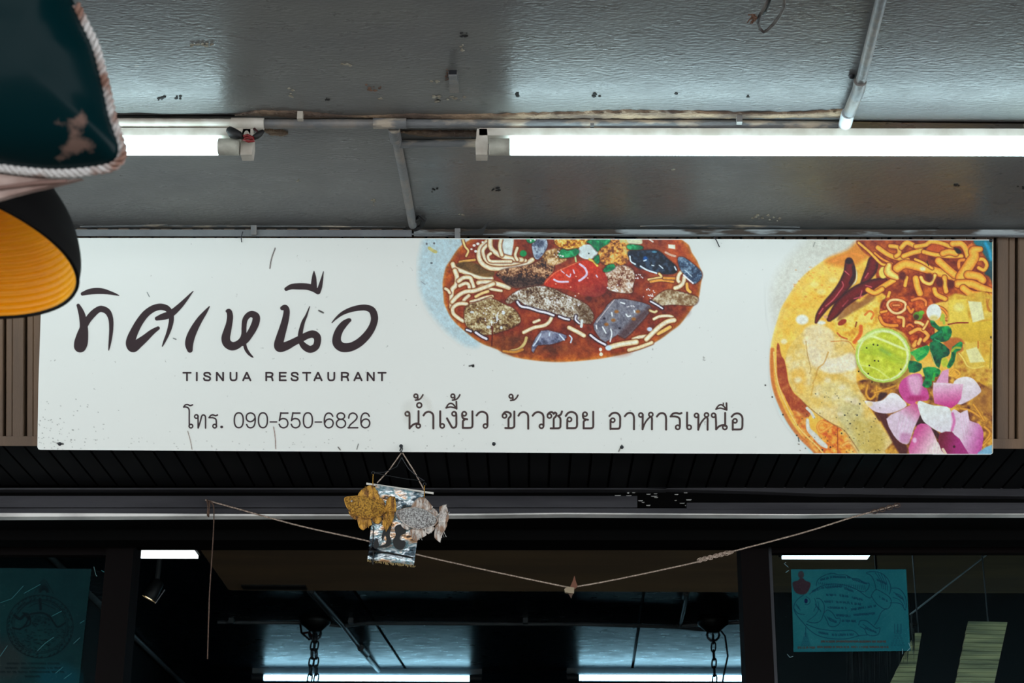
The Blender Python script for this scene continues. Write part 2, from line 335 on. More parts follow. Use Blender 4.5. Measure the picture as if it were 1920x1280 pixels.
    c.poly([(945,520),(975,518),(1000,520),(1020,520),(1022,530),(995,537),(968,539),(950,532)], (40,28,34), soft=6, op=.65)
    c.poly([(948,564),(965,548),(985,540),(1010,536),(1035,540),(1060,552),(1085,562),(1103,574),(1113,592),(1108,606),(1090,605),(1070,598),(1048,590),(1010,580),(985,572),(970,563),(955,569)], (0,0,0), soft=2, pal=[(74,50,40),(132,104,80),(182,170,152),(226,224,222)], gs=2.2, seed=6, con=2.6)
    c.poly([(1080,566),(1102,575),(1112,592),(1106,606),(1090,603),(1082,585)], (84,58,36), soft=6, op=.5)
    c.poly([(872,578),(890,568),(920,560),(945,570),(965,580),(976,600),(965,612),(940,621),(925,626),(905,628),(885,621),(872,605)], (0,0,0), soft=2, pal=[(84,56,34),(136,104,66),(178,158,116),(214,204,172)], gs=2.4, seed=8, con=2.6)
    c.poly([(1135,511),(1153,497),(1181,501),(1190,517),(1186,540),(1183,549),(1153,547),(1137,538)], (0,0,0), soft=2, pal=[(110,56,44),(164,122,96),(206,182,160),(230,220,214)], gs=2.4, seed=9, con=2.6)
    c.poly([(1222,568),(1229,556),(1253,543),(1284,549),(1308,558),(1300,572),(1262,571),(1236,573)], (0,0,0), soft=2, pal=[(130,96,64),(176,154,122),(206,196,172)], gs=3.5, seed=10, con=3)
    c.poly([(1015,478),(1030,468),(1052,466),(1064,484),(1050,494),(1030,496)], (0,0,0), soft=3, pal=[(120,80,50),(196,150,90),(226,204,170)], gs=3, seed=12)
    c.poly([(1040,448),(1060,445),(1098,446),(1100,456),(1088,464),(1062,467),(1044,460)], (0,0,0), soft=2, pal=[(140,70,30),(214,140,44),(236,190,84),(238,220,150)], gs=3.4, seed=13)
    c.poly([(1122,458),(1150,446),(1178,448),(1180,470),(1176,492),(1155,498),(1130,494),(1122,478)], (0,0,0), soft=2, pal=[(120,66,40),(204,130,60),(234,178,84),(206,196,130)], gs=3.6, seed=14)
    c.poly([(1176,446),(1200,446),(1204,456),(1192,458),(1178,456)], (214,214,180), soft=2)
    c.poly([(998,455),(1010,448),(1023,447),(1026,463),(1012,484),(1004,485),(999,473)], (0,0,0), soft=1.5, pal=[(74,84,108),(118,128,150),(178,192,206)], gs=3.2, seed=15)
    c.poly([(1151,561),(1185,563),(1218,572),(1217,586),(1195,611),(1172,634),(1158,627),(1135,641),(1120,627),(1113,608),(1130,585)], (0,0,0), soft=1.5, smooth=2, pal=[(100,98,112),(122,122,134),(140,140,150)], gs=3, seed=16)
    c.poly([(1218,574),(1217,586),(1195,611),(1172,634),(1160,628),(1185,600)], (84,56,58), soft=8, op=.75)
    for x, y in [(1156,584),(1137,608),(1150,600),(1188,598),(1196,584)]: c.ell(x, y, 4, 3, (160,104,50), soft=3)
    for x, y in [(1133,597),(1162,615)]: c.ell(x, y, 2.6, 2, (40,34,50), soft=2)
    for P in [[(1147,586),(1148,592)],[(1174,589),(1177,593),(1182,592)],[(1189,582),(1190,585)],[(1164,567),(1171,569)],[(1118,610),(1119,616)],[(1130,613),(1136,624)],[(1145,617),(1147,625),(1144,640)]]: c.stroke(P, 2.6, (228,234,238))
    c.stroke([(1152,562),(1135,583),(1119,604)], 1.2, (214,200,200))
    c.poly([(1015,620),(1040,622),(1062,629),(1056,638),(1030,646),(1008,647),(1000,661),(997,649)], (0,0,0), soft=1.5, smooth=2, pal=[(78,82,104),(112,116,142),(146,150,170)], gs=4, seed=17)
    for P in [[(1014,626),(1006,640),(1000,648)],[(1031,624),(1030,629)],[(1049,627),(1058,637)],[(1068,629),(1072,634),(1070,642)]]: c.stroke(P, 2.6, (206,220,236))
    c.poly([(1179,471),(1207,469),(1232,469),(1251,484),(1268,500),(1266,512),(1240,513),(1213,506),(1194,501),(1181,486)], (0,0,0), soft=1.8, pal=[(14,22,34),(30,40,58),(58,76,98)], gs=6, seed=18, con=2.6)
    c.ell(1210, 485, 4, 5, (20,90,160), soft=3); c.ell(1227, 472, 5, 2, (90,150,180), soft=2)
    for P, w_ in [([(1181,480),(1183,490),(1191,495)],2.6),([(1201,499),(1213,506),(1231,512)],3),([(1207,489),(1212,487)],2),([(1222,497),(1226,498)],2),([(1236,497),(1243,503)],2),([(1265,500),(1268,506)],2.4)]: c.stroke(P, w_, (214,226,236))
    nd([(1236,513),(1240,519),(1228,522),(1216,524)], 4, (242,214,150)); nd([(1220,528),(1240,525),(1262,528)], 4, (232,160,70)); nd([(1245,521),(1266,522)],4,(226,150,60))
    nd([(1279,508),(1273,515),(1271,525),(1276,530)], 6); nd([(1283,520),(1281,530),(1274,537),(1266,540)], 7); nd([(1288,532),(1289,542),(1294,547)], 5, (240,176,80))
    c.poly([(1271,484),(1282,482.6),(1300,495),(1315,510),(1314,523),(1300,532),(1287,518),(1275,503)], (0,0,0), soft=1.5, pal=[(48,64,88),(86,108,134),(128,152,172)], gs=3.2, seed=19)
    c.stroke([(1282,515.5),(1290,523),(1299.4,530.8)], 3, (232,232,240)); c.stroke([(1284,506),(1297,518)], 2, (180,196,210))
    c.poly([(1253,458),(1266,459),(1266,467),(1253,465)], (240,236,214), soft=1.2, smooth=0); c.stroke([(1218,449),(1224,453)], 3, (226,210,200)); c.stroke([(1248,473),(1258,478),(1266,480)], 4, (222,200,184), op=.8)
    # dried tomato
    T = [(1020,532),(1038,511),(1062,500),(1085,490),(1099,488),(1113,492),(1122,500),(1134,512),(1139,526),(1136,545),(1120,556),(1092,553),(1062,542),(1040,540)]
    c.poly(T, (206,58,34), soft=1.8, col2=(112,40,50), g=((1085,510),(1100,556)))
    c.poly(T, (200,60,30), soft=3, pal=[(150,30,24),(206,64,38),(228,104,60)], gs=5, seed=20, op=.35)
    c.stroke([(1022,530),(1040,512),(1062,501),(1085,491)], 1.4, (226,140,100), op=.8)
    for P, w_ in [([(1087,495),(1097,503),(1100,514),(1091,523),(1086,526)],4),([(1039,524),(1048,528),(1065,528)],3.6),([(1053,508),(1058,512)],2),([(1062,515),(1068,519),(1070,514)],2.4),([(1075,506),(1077,512)],2.4),([(1118,516),(1120,519)],2.6)]: c.stroke(P, w_, (224,204,226))
    for x, y in [(1042,532),(1052,506),(1080,518),(1102,521),(1070,538),(1085,550)]: c.ell(x, y, 1.4, 1.2, (240,180,150), soft=1)
    c.ell(1102, 472, 19, 14, (212,223,222), soft=1.6); c.ell(1104, 475, 1.5, 1.5, (60,80,80)); c.stroke([(1105,486),(1113,490),(1120,498)], 4, (226,200,90)); c.stroke([(1078,478),(1080,490)], 3, (190,214,150))
    G = [(6,104,76),(12,140,86),(60,178,116)]
    for P in [[(988,444),(1001,445),(1004,451),(995,456),(988,452)],[(1047,475),(1055,467),(1065,470),(1080,466),(1086,472),(1078,480),(1062,483),(1050,483)],[(1100,453),(1118,446),(1142,445),(1142,455),(1126,465),(1120,471),(1108,458)],[(1175,462),(1182,458),(1203,461),(1204,467),(1182,468)],[(1131,508),(1138,498),(1150,495),(1153,502),(1141,509)],[(1113,484),(1122,478),(1124,490),(1119,494)]]: c.poly(P, (0,0,0), soft=1.6, pal=G, gs=5, seed=21)
    c.ell(981, 475, 6.5, 6, (14,146,84), soft=2); c.ell(1003, 449, 1.8, 2, (230,240,235)); c.ell(995, 451, 1.5, 2, (230,240,235))
    # noodles in front, glints
    nd([(1034,595.6),(1029,604),(1020,610),(1001,614),(982,623)], 6); nd([(1011,600),(1001,604)], 5); nd([(987,633),(983,644),(973,654),(957,658)], 5, (206,190,130)); nd([(1067,614),(1081,621),(1095,629)], 7)
    nd([(944,658),(965,660),(980,655)], 4, (238,170,60), .7)
    nd([(1226,598),(1237,593),(1253,592),(1261,594)], 5); nd([(1212,630),(1198,632),(1187,636)], 6); nd([(1146,650),(1166,645),(1193,641)], 9); nd([(1179,656),(1198,651),(1222,642)], 6, (238,222,190)); nd([(1234,625),(1244,620),(1256,613)], 6, (244,196,110)); nd([(1264,600),(1251,603),(1237,612),(1224,624),(1212,636)], 8)
    nd([(1219,582),(1227,585),(1231,583)], 4, (222,214,170))
    for P, w_ in [([(970,565.6),(977,574),(992,577),(1010,583),(1024,586),(1038,591)],3.8),([(1048,593),(1058,597),(1067,599)],3.6),([(1080,592),(1079,599),(1086,606)],3),([(1107,628),(1120,638),(1135,646)],3.8),([(875,618),(883,621)],3.4),([(892,623),(902,630),(912,635)],4.2),([(1220,565),(1231,571),(1242,578)],2.8)]: c.stroke(P, w_, (228,226,244), dark=(38,24,44), dw=2.2)
    c.stroke([(1091,601),(1090,612)], 5, (222,226,226)); c.ell(1141, 652, 6, 5, (206,226,236), soft=2); c.ell(1126, 655, 3, 3.4, (236,224,214)); c.ell(1127, 664, 3.4, 3.6, (226,222,200)); c.ell(1218, 617, 5, 4, (196,206,226), soft=2)
    for x, y, a, b in [(932,597,2,6),(922,604,3,2),(916,613,4,3),(940,614,2.5,3),(885,585,4,2),(944,586,3,4)]: c.ell(x, y, a, b, (216,222,224), soft=1.6)
    for (cx, cy, rx, ry, n) in [(1215,552,14,12,14),(1198,520,8,6,8),(1160,540,22,6,12),(1050,565,40,16,30),(1185,575,10,5,6),(1045,478,20,8,10),(915,590,30,18,20)]:
        for k in range(n): a = r.rand()*6.28; q = r.rand()**.5; c.ell(cx+rx*q*math.cos(a), cy+ry*q*math.sin(a), r.uniform(.8,1.8), r.uniform(.7,1.4), (234,232,236), soft=1)
    c.stroke([(922,609),(923,625),(922,648)], 3, (100,36,22)); c.stroke([(922,610),(921,600)],2,(230,232,224))
    for x, y in [(814,456),(800,457)]: c.ell(x, y, 1.8, 2, (90,90,96), soft=1)
    c.stroke([(805,465),(812,470),(817,472)], 6, (196,184,110), op=.9); c.ell(809, 493, 2.6, 1.3, (56,66,74)); c.stroke([(790,528),(797,533)], 1.6, (140,152,160)); c.ell(887, 686, 2.6, 2.6, (30,30,30), soft=1)
    c.C = np.clip((c.C-.46)*1.16+.46, 0, 1); c.modulate(.10, 5, 3); c.grain(.12, 1.8); return c

def paint_curry():
    c = Canvas(1430, 449, 1863, 853); r = np.random.RandomState(5)
    c.poly([(1545,430),(1500,462),(1474,490),(1454,520),(1446,555),(1450,600),(1462,640),(1500,700),(1700,700),(1700,430)], (213,212,200), soft=22, op=.9)
    c.poly([(1449,705),(1455,742),(1466,774),(1484,802),(1507,828),(1532,856),(1560,856),(1500,790),(1470,740)], (150,206,218), soft=12, op=.75)
    B = [(1612,449),(1589,470),(1555,482),(1532,497),(1509,514),(1492,534),(1480,552),(1465,577),(1458,599),(1450,626),(1445,652),(1444,681),(1449,716),(1453,730),(1465,759),(1479,786),(1500,815),(1521,837),(1536,850),(1542,858),(1870,858),(1870,440),(1630,440)]
    c.poly(B, (242,196,84), soft=3, smooth=3, ramp=[(0,(244,214,130)),(6,(238,190,84)),(20,(241,196,80)),(60,(242,192,78))])
    c.poly(B, (0,0,0), soft=3, smooth=3, pal=[(232,160,52),(242,192,80),(246,214,118)], gs=16, seed=31, con=2.4, op=.55)
    c.poly([(1608,452),(1589,468),(1556,482),(1548,492),(1575,500),(1600,500),(1640,470),(1640,446)], (224,130,44), soft=10, op=.8)
    c.stroke([(1560,490),(1580,482),(1600,476),(1618,482)], 5, (240,150,60), op=.7)
    for x, y in [(1527,533),(1540,547),(1562,525)]: c.ell(x, y, 8, 5, (246,222,140), soft=5, op=.8)
    for k in range(26): c.ell(r.uniform(1490,1570), r.uniform(500,570), r.uniform(1,3), r.uniform(.7,1.5), (222,134,44), soft=2, op=.6)
    c.stroke([(1448,655),(1447,690),(1451,724),(1462,756),(1478,788),(1498,816),(1524,842),(1536,856)], 7, (212,118,52), soft=3, op=.9)
    c.poly([(1457,645),(1461,646),(1465,666),(1472,678),(1477,708),(1480,720),(1489,737),(1503,749),(1512,760),(1520,776),(1510,783),(1493,778),(1486,772),(1469,739),(1459,716),(1456,670)], (176,82,46), soft=2, smooth=3, pal=[(160,64,40),(180,86,48),(196,112,64)], gs=7, seed=33)
    c.poly([(1486,770),(1510,783),(1516,800),(1532,822),(1560,840),(1560,856),(1540,856),(1510,825)], (226,148,66), soft=4, pal=[(214,110,50),(230,156,70),(240,190,110)], gs=8, seed=34)
    c.stroke([(1451,660),(1453,687),(1458,716),(1467,743),(1481,773),(1496,799),(1514,819),(1533,837),(1546,853)], 3.4, (246,206,124), edge=(226,160,70))
    c.stroke([(1513,765),(1521,773),(1526,782)], 5, (218,216,204)); c.stroke([(1514,787),(1516,804),(1527,816),(1541,831),(1556,839)], [6,8,10,10,7], (220,220,212), edge=(206,198,176))
    c.poly([(1532,797),(1545,785),(1562,795),(1582,800),(1592,820),(1602,835),(1612,856),(1548,856),(1552,836),(1536,818)], (0,0,0), soft=2, pal=[(214,96,44),(240,160,60),(246,200,110)], gs=8, seed=35)
    c.stroke([(1552,794),(1540,790),(1533,799),(1538,810),(1552,803),(1560,797)], 5, (246,176,80), edge=(226,120,50)); c.stroke([(1580,835),(1592,829),(1604,838),(1610,852)], 6, (248,190,100), edge=(224,120,50)); c.stroke([(1570,796),(1571,852)], 2, (150,60,30), op=.6)
    # chicken leg
    K = [(1500,628),(1514,613),(1527,609),(1541,610),(1556,617),(1571,630),(1586,636),(1600,645),(1605,660),(1606,690),(1606,716),(1623,745),(1630,768),(1645,786),(1659,810),(1676,824),(1670,836),(1668,858),(1618,858),(1600,822),(1586,810),(1568,797),(1541,782),(1524,769),(1503,748),(1483,724),(1477,693),(1473,676),(1478,655),(1488,640)]
    c.poly(K, (232,200,112), soft=4, smooth=3); c.poly(K, (0,0,0), soft=4, smooth=3, pal=[(222,172,66),(234,200,110),(238,220,168)], gs=22, seed=36, con=3, op=.8)
    for P, col, s_ in [([(1508,618),(1530,610),(1556,618),(1566,640),(1556,668),(1540,690),(1522,684),(1512,655)],(236,220,182),8),([(1538,692),(1548,674),(1575,668),(1592,661),(1604,668),(1605,690),(1590,696),(1560,700)],(238,236,228),6),([(1514,655),(1528,650),(1540,665),(1536,684),(1522,682)],(240,232,210),6),([(1570,780),(1590,740),(1610,745),(1620,800),(1610,850),(1590,815)],(204,200,150),12),([(1540,720),(1575,715),(1600,730),(1590,760),(1550,750)],(228,214,150),12),([(1600,790),(1640,790),(1660,820),(1650,850),(1615,850)],(200,178,90),14),([(1483,700),(1505,690),(1512,720),(1500,740)],(238,186,80),8)]: c.poly(P, col, soft=s_, op=.85)
    for x, y, a in [(1513,640,8),(1566,745,5),(1580,726,6),(1590,748,7),(1552,712,6),(1603,752,8),(1576,776,5),(1533,738,3),(1496,712,7)]: c.ell(x, y, a, a*.8, (240,232,210), soft=6, op=.8)
    c.stroke([(1511,640),(1514,665),(1520,690),(1518,700)], 2.2, (190,150,80), op=.8); c.stroke([(1553,660),(1545,680),(1534,690),(1530,705),(1524,718)], 2.6, (206,150,60), op=.8); c.stroke([(1525,722),(1521,740)], 3, (214,160,60), op=.7)
    c.stroke([(1504,752),(1530,774),(1560,794),(1580,804),(1592,818),(1610,845)], 2, (150,100,60), op=.6)
    c.poly(K, (0,0,0), soft=4, smooth=3, pal=[(190,140,60),(232,200,120),(250,240,215)], gs=4, seed=37, con=2, op=.22)
    c.ell(1504, 599, 12, 9.5, (230,230,216), soft=4); c.ell(1470, 640, 6, 5, (240,224,176), soft=4); c.ell(1540,605,8,4,(226,226,214),soft=4)
    # yellow noodle bed around the middle
    c.poly([(1560,600),(1590,570),(1640,556),(1690,560),(1700,600),(1680,640),(1620,640),(1604,656),(1590,636),(1572,628)], (234,194,78), soft=4, pal=[(222,150,46),(236,196,76),(240,214,110)], gs=9, seed=38)
    # dark bed under the fried noodles
    c.poly([(1606,450),(1632,440),(1870,440),(1870,548),(1820,560),(1790,562),(1764,566),(1735,572),(1690,566),(1664,556),(1648,540),(1640,505),(1632,484),(1615,468)], (0,0,0), soft=3, pal=[(104,34,28),(156,62,28),(206,104,36)], gs=10, seed=39, con=2.2)
    c.poly([(1826,450),(1870,444),(1870,545),(1856,520),(1846,512),(1852,492),(1842,472)], (24,120,136), soft=4, col2=(20,60,66), g=((1850,455),(1852,530))); c.stroke([(1848,456),(1855,470),(1858,486)], 6, (28,160,196), soft=4)
    # chilies
    def chili(P, w_, hl):
        c.stroke(P, w_, (120,26,30), edge=(60,20,30), dark=(60,20,26), dw=1.2)
        for h in hl: c.stroke(h, 2.2, (206,92,100), op=.9)
    chili([(1637,490),(1634,504),(1628,515),(1619,530)], [18,20,17,10], [[(1628,512),(1622,521)]])
    chili([(1660,526),(1650,529),(1635,534),(1612,544),(1595,555),(1578,569),(1565,586),(1555,598)], [7,14,19,22,22,20,16,8], [[(1623,535),(1634,538)],[(1616,545),(1612,560)],[(1590,563),(1580,574)],[(1601,560),(1618,555)]])
    c.poly([(1590,560),(1612,566),(1630,550),(1640,560),(1600,585),(1570,600)], (100,24,28), soft=5, op=.5)
    c.stroke([(1600,497),(1606,512),(1604,528),(1595,535)], 4, (228,216,170), edge=(206,150,70))
    chili([(1592,490),(1593,500),(1593,512),(1590,522),(1581,537),(1567,554),(1550,571),(1536,590),(1530,604)], [13,18,22,24,21,18,14,10,3], [[(1584,508),(1592,515)],[(1579,528),(1581,536),(1573,548),(1562,562),(1548,574)],[(1543,578),(1536,588)]])
    c.ell(1592, 490, 7, 5, (46,20,34), soft=3); c.stroke([(1600,500),(1601,515),(1594,530)], 6, (52,24,40), op=.8)
    c.ell(1548, 594, 4, 3, (228,170,120), soft=2); c.ell(1579, 604, 9, 5, (160,56,32), soft=2, rot=-.5)
    # fried noodles
    Y1 = (246,192,76); E1 = (226,120,34); D1 = (120,44,22)
    def fn(P, w_, col=Y1): c.stroke(P, w_, col, edge=E1, dark=D1, dw=1.3)
    fn([(1610,455),(1629,471),(1640,482),(1652,494),(1662,497)], 5)
    fn([(1646,464),(1665,477),(1681,483),(1702,487)], 9); fn([(1669,461),(1684,464),(1686,475),(1680,480)], 8)
    fn([(1640,474),(1655,486),(1672,494)],4,(240,160,60))
    fn([(1690,464),(1700,455),(1715,461),(1727,469),(1710,474),(1694,480)], 9); fn([(1717,462),(1735,459),(1746,453),(1765,456),(1784,463)], 8)
    c.poly([(1736,470),(1748,458),(1768,462),(1772,470),(1758,474)], (206,90,36), soft=3)
    fn([(1732,472),(1752,477),(1777,480),(1803,480)], 8); fn([(1768,475),(1780,472),(1792,475)], 11)
    fn([(1786,457),(1802,457),(1811,467),(1815,480)], 11); c.poly([(1813,462),(1822,455),(1829,464),(1822,474)], (226,120,50), soft=2, smooth=0)
    fn([(1808,487),(1799,489),(1798,500),(1803,507)], 6, (240,150,60))
    fn([(1682,503),(1696,495),(1715,498),(1730,502),(1752,508),(1777,515),(1797,521)], 16); fn([(1760,489),(1777,504),(1790,515)], 14)
    fn([(1716,486),(1730,492),(1748,503)],5)
    fn([(1831,487),(1843,486),(1850,496),(1845,506),(1835,502)], 7)
    fn([(1838,467),(1825,470),(1827,480),(1820,492),(1811,506),(1802,520)], [10,16,18,20,20,20]); fn([(1815,515),(1834,518),(1842,525)], 15)
    fn([(1796,532),(1821,532),(1840,540),(1858,547)], 15); fn([(1806,540),(1820,550),(1838,553),(1862,556)], 13); fn([(1850,552),(1853,570),(1860,585)],8)
    fn([(1771,520),(1772,535),(1774,546)], 9); fn([(1752,542),(1756,552),(1772,560)], 9); fn([(1717,522),(1720,537),(1725,550)], 12); fn([(1700,520),(1697,535)], 7)
    fn([(1640,548),(1659,535),(1676,525)], 10); fn([(1627,543),(1640,549),(1654,542)], 9)
    fn([(1727,520),(1732,528),(1744,532),(1749,525),(1753,516)], 7, (244,216,112)); c.ell(1656, 511, 8, 11, (240,212,100), soft=2); fn([(1667,497),(1666,510),(1682,520)], [10,16,10], (238,224,124)); c.ell(1730, 504, 5, 4, (244,238,180), soft=4)
    fn([(1668,548),(1664,560),(1658,575)],6)
    for (x, y) in [(1692,517),(1762,530),(1783,533),(1743,520)]: c.ell(x, y, 7, 8, (104,34,30), soft=4)
    c.stroke([(1738,489),(1741,498)], 1.6, (60,40,20)); c.poly([(1789,465),(1797,466),(1803,473),(1795,475)], (50,34,30), soft=2)
    # fried shallots
    c.poly([(1655,562),(1700,556),(1745,560),(1752,600),(1748,640),(1715,652),(1695,625),(1670,612),(1652,600)], (0,0,0), soft=3, pal=[(120,40,26),(176,68,30),(222,110,44)], gs=6, seed=41, con=2.6)
    S2 = (248,204,120); E2 = (226,120,40)
    def fs(P, w_, col=S2, cl=False): c.stroke(P, w_, col, edge=E2, dark=(120,40,24), dw=1., closed=cl)
    fs([(1664,572),(1672,584),(1684,587),(1696,580),(1697,568),(1684,562),(1670,563)], 5.5, (250,216,160), True)
    fs([(1675,572),(1686,572)],4,(232,150,90)); fs([(1684,594),(1694,597),(1694,611)], 6); fs([(1717,604),(1724,605),(1731,609)], 7, (250,214,140)); fs([(1707,624),(1721,617),(1731,620),(1740,629),(1733,638)], 7, (246,180,84)); fs([(1713,648),(1718,641)], 9, (246,184,84)); fs([(1726,636),(1722,644)],7,(250,200,110)); fs([(1731,617),(1736,610),(1740,602)], 4.5)
    fs([(1702,575),(1708,585),(1712,580)], 5, (240,150,60)); fs([(1710,563),(1724,559),(1735,564),(1736,572)], 5, (238,140,70)); fs([(1650,595),(1656,606),(1668,610),(1682,610)], 6, (246,160,60)); fs([(1652,585),(1662,583)],5,(244,170,70)); fs([(1700,612),(1706,608),(1712,612)],4,(230,120,60))
    fs([(1760,575),(1770,580),(1778,592),(1776,600)], 4, (238,150,60)); fs([(1765,598),(1780,598)], 3, (238,160,90))
    c.stroke([(1622,590),(1630,583),(1638,588),(1634,597)], 4, (226,130,50)); c.stroke([(1614,612),(1613,626),(1602,641)], 8, (222,106,40), edge=(240,150,60)); c.stroke([(1570,624),(1577,631),(1588,635)], 3, (206,104,44)); c.stroke([(1558,640),(1590,640),(1603,656)], 1.5, (214,140,60)); c.stroke([(1606,604),(1604,612)], 3, (160,80,30))
    # pineapple-like pickles, right
    c.poly([(1778,556),(1812,554),(1870,560),(1870,745),(1820,730),(1790,690),(1780,640)], (224,184,66), soft=4, smooth=2, pal=[(214,160,52),(228,190,70),(236,206,96)], gs=14, seed=43)
    c.poly([(1779,562),(1812,560),(1816,602),(1780,606)], (236,206,84), soft=3, smooth=0); c.ell(1798, 576, 10, 8, (238,222,130), soft=6)
    c.poly([(1815,564),(1840,566),(1846,598),(1824,605)], (232,228,176), soft=2.4, smooth=0); c.stroke([(1778,608),(1795,605),(1815,605)], 2.6, (150,50,22))
    c.poly([(1781,611),(1822,605),(1863,600),(1863,636),(1830,640),(1796,641),(1784,628)], (228,192,62), soft=2, smooth=0, col2=(218,176,56), g=((1800,605),(1800,640)))
    c.poly([(1770,636),(1800,634),(1810,650),(1795,662),(1775,655)], (196,110,50), soft=4)
    c.poly([(1805,645),(1832,640),(1846,678),(1838,690),(1812,690)], (226,192,80), soft=2, smooth=0); c.poly([(1811,656),(1831,650),(1847,678),(1819,680)], (232,226,164), soft=2.4, smooth=0); c.stroke([(1834,640),(1834,652)], 2.4, (206,120,40))
    c.poly([(1798,660),(1812,678),(1826,690),(1862,690),(1862,716),(1828,712),(1800,705),(1790,690)], (206,152,58), soft=3, pal=[(184,116,46),(210,160,62),(226,184,80)], gs=8, seed=44)
    c.stroke([(1798,662),(1806,672),(1814,686),(1828,690),(1845,686)], 2.6, (240,214,110)); c.stroke([(1782,700),(1790,692),(1800,702),(1782,712)], 4, (238,184,70), edge=(206,130,44)); c.stroke([(1858,645),(1856,690)], 2, (170,140,50))
    for k in range(3): c.stroke([(1855-k*3,560),(1852,572+k*4),(1858,584)], 2, (190,110,40), op=.7)
    # background under the onions
    c.poly([(1606,716),(1640,712),(1700,716),(1750,700),(1800,712),(1868,735),(1870,858),(1664,858),(1676,826),(1645,785),(1626,752)], (0,0,0), soft=3, smooth=2, pal=[(92,48,34),(150,92,42),(212,154,58),(232,186,80)], gs=10, seed=45, con=2.4)
    c.poly([(1840,728),(1870,724),(1870,775),(1840,770),(1820,760)], (176,120,56), soft=6, op=.7); c.poly([(1645,772),(1662,775),(1672,800),(1684,825),(1700,835),(1700,855),(1690,855),(1672,826)], (88,40,40), soft=4)
    c.poly([(1719,780),(1727,778),(1745,800),(1760,812),(1772,845),(1764,830),(1735,798),(1718,798)], (64,26,30), soft=2); c.poly([(1650,736),(1664,738),(1655,748),(1646,752)], (70,40,40), soft=3)
    for P in [[(1627,722),(1624,738),(1632,748),(1642,738),(1644,722)],[(1640,736),(1665,728),(1680,722)],[(1800,765),(1820,770),(1838,782)],[(1846,800),(1856,812),(1845,830)],[(1825,758),(1835,772),(1845,788)],[(1843,835),(1858,820)]]: c.stroke(P, 5, (226,166,62), edge=(170,100,40))
    # lime
    c.ell(1659, 670, 55, 55, (70,50,30), soft=8, op=.4); c.ell(1656, 666, 52, 51.5, (190,216,98), soft=1.6); c.ell(1656, 666, 48.5, 48, (226,236,176), soft=1.4); c.ell(1655, 667, 45, 44.5, (200,208,62), soft=2, pal=[(186,194,48),(204,212,64),(216,222,88)], gs=10, seed=46)
    c.stroke([(1610,640),(1630,630),(1652,636),(1676,646),(1702,657)], 4.5, (228,236,160), soft=2); c.stroke([(1612,655),(1640,650),(1666,662),(1696,682)], 2.6, (218,226,120), soft=2, op=.8); c.stroke([(1612,684),(1640,690),(1662,705),(1670,712)], 3, (220,228,130), soft=2, op=.8)
    c.poly([(1620,648),(1650,645),(1680,664),(1698,676),(1688,684),(1650,668),(1618,662)], (174,196,52), soft=5, op=.7); c.stroke([(1652,655),(1668,664)], 6, (140,180,80), soft=5, op=.7); c.poly([(1605,650),(1618,632),(1640,620),(1655,618),(1640,632),(1618,640)], (214,230,150), soft=4, op=.6)
    for x, y in [(1637.5,645.6),(1645.6,646.8),(1625,652),(1647,676.6),(1640,676),(1630,685),(1689,692),(1610,696),(1635,716),(1628,700)]: c.ell(x, y, 1.5, 1.5, (28,30,16), soft=.9)
    # onions
    P_ = (214,108,162); L_ = (238,226,232)
    c.poly([(1767,695),(1779,691),(1778,718),(1754,718)], (222,160,192), soft=1.5, smooth=0)
    c.poly([(1787,719),(1797,709),(1812,706),(1826,711),(1839,729),(1836,738),(1815,752),(1796,758),(1790,740)], (236,228,228), soft=1.5, smooth=3, col2=(222,204,216), g=((1800,715),(1815,752)))
    c.poly([(1750,717),(1772,717.5),(1788,719),(1806,720),(1802,747),(1795,757),(1784,765),(1752,756),(1749,735)], (236,212,224), soft=1.4, smooth=0, col2=(206,62,140), g=((1775,718),(1780,762)))
    c.poly([(1685,728),(1690,714),(1702,705),(1716,700),(1728,703),(1731,724),(1738,729),(1742,744),(1737,751),(1720,751),(1712,758),(1699,754),(1689,741)], (204,82,150), soft=1.5, smooth=3); c.poly([(1702,708),(1716,702),(1726,706),(1729,722),(1722,740),(1708,735)], (228,180,206), soft=8, op=.9); c.poly([(1700,748),(1712,742),(1736,744),(1720,752)], (176,40,104), soft=5, op=.7)
    c.poly([(1622,751),(1640,753),(1656,749),(1669,737),(1681,738),(1690,746),(1700,760),(1681,771),(1662,775),(1640,771),(1626,759)], (238,234,236), soft=1.4, smooth=3, col2=(222,200,216), g=((1665,745),(1665,776))); c.ell(1630,757,6,5,(240,214,170),soft=4)
    c.poly([(1715,754),(1724,765),(1725,778),(1714,802),(1704,830),(1696,832),(1687,828),(1675,815),(1662,785),(1684,771),(1705,760)], (206,88,140), soft=1.5, smooth=2, col2=(222,200,216), g=((1718,757),(1700,785))); c.poly([(1688,828),(1704,829),(1708,815),(1690,812)], (196,120,170), soft=6, op=.6)
    c.poly([(1725,751),(1735,755),(1752,760),(1775,762),(1784,774),(1783,810),(1765,811),(1746,801),(1732,790),(1726,778),(1720,757)], (228,232,228), soft=1.3, smooth=2, col2=(226,222,230), g=((1750,765),(1760,812)))
    c.poly([(1720,797),(1734,794),(1746,802),(1757,827),(1773,856),(1706,856),(1710,822)], (208,84,150), soft=1.5, smooth=2, col2=(236,222,218), g=((1715,815),(1752,838))); c.ell(1715, 825, 4, 5, (236,190,220), soft=3)
    c.poly([(1763,812),(1784,809),(1799,822),(1820,856),(1776,856),(1760,830)], (120,28,60), soft=1.5, smooth=2, col2=(168,50,124), g=((1765,830),(1795,835))); c.ell(1789,837,2.4,2.4,(70,16,40),soft=1); c.stroke([(1773,850),(1768,842)],5,(228,204,180))
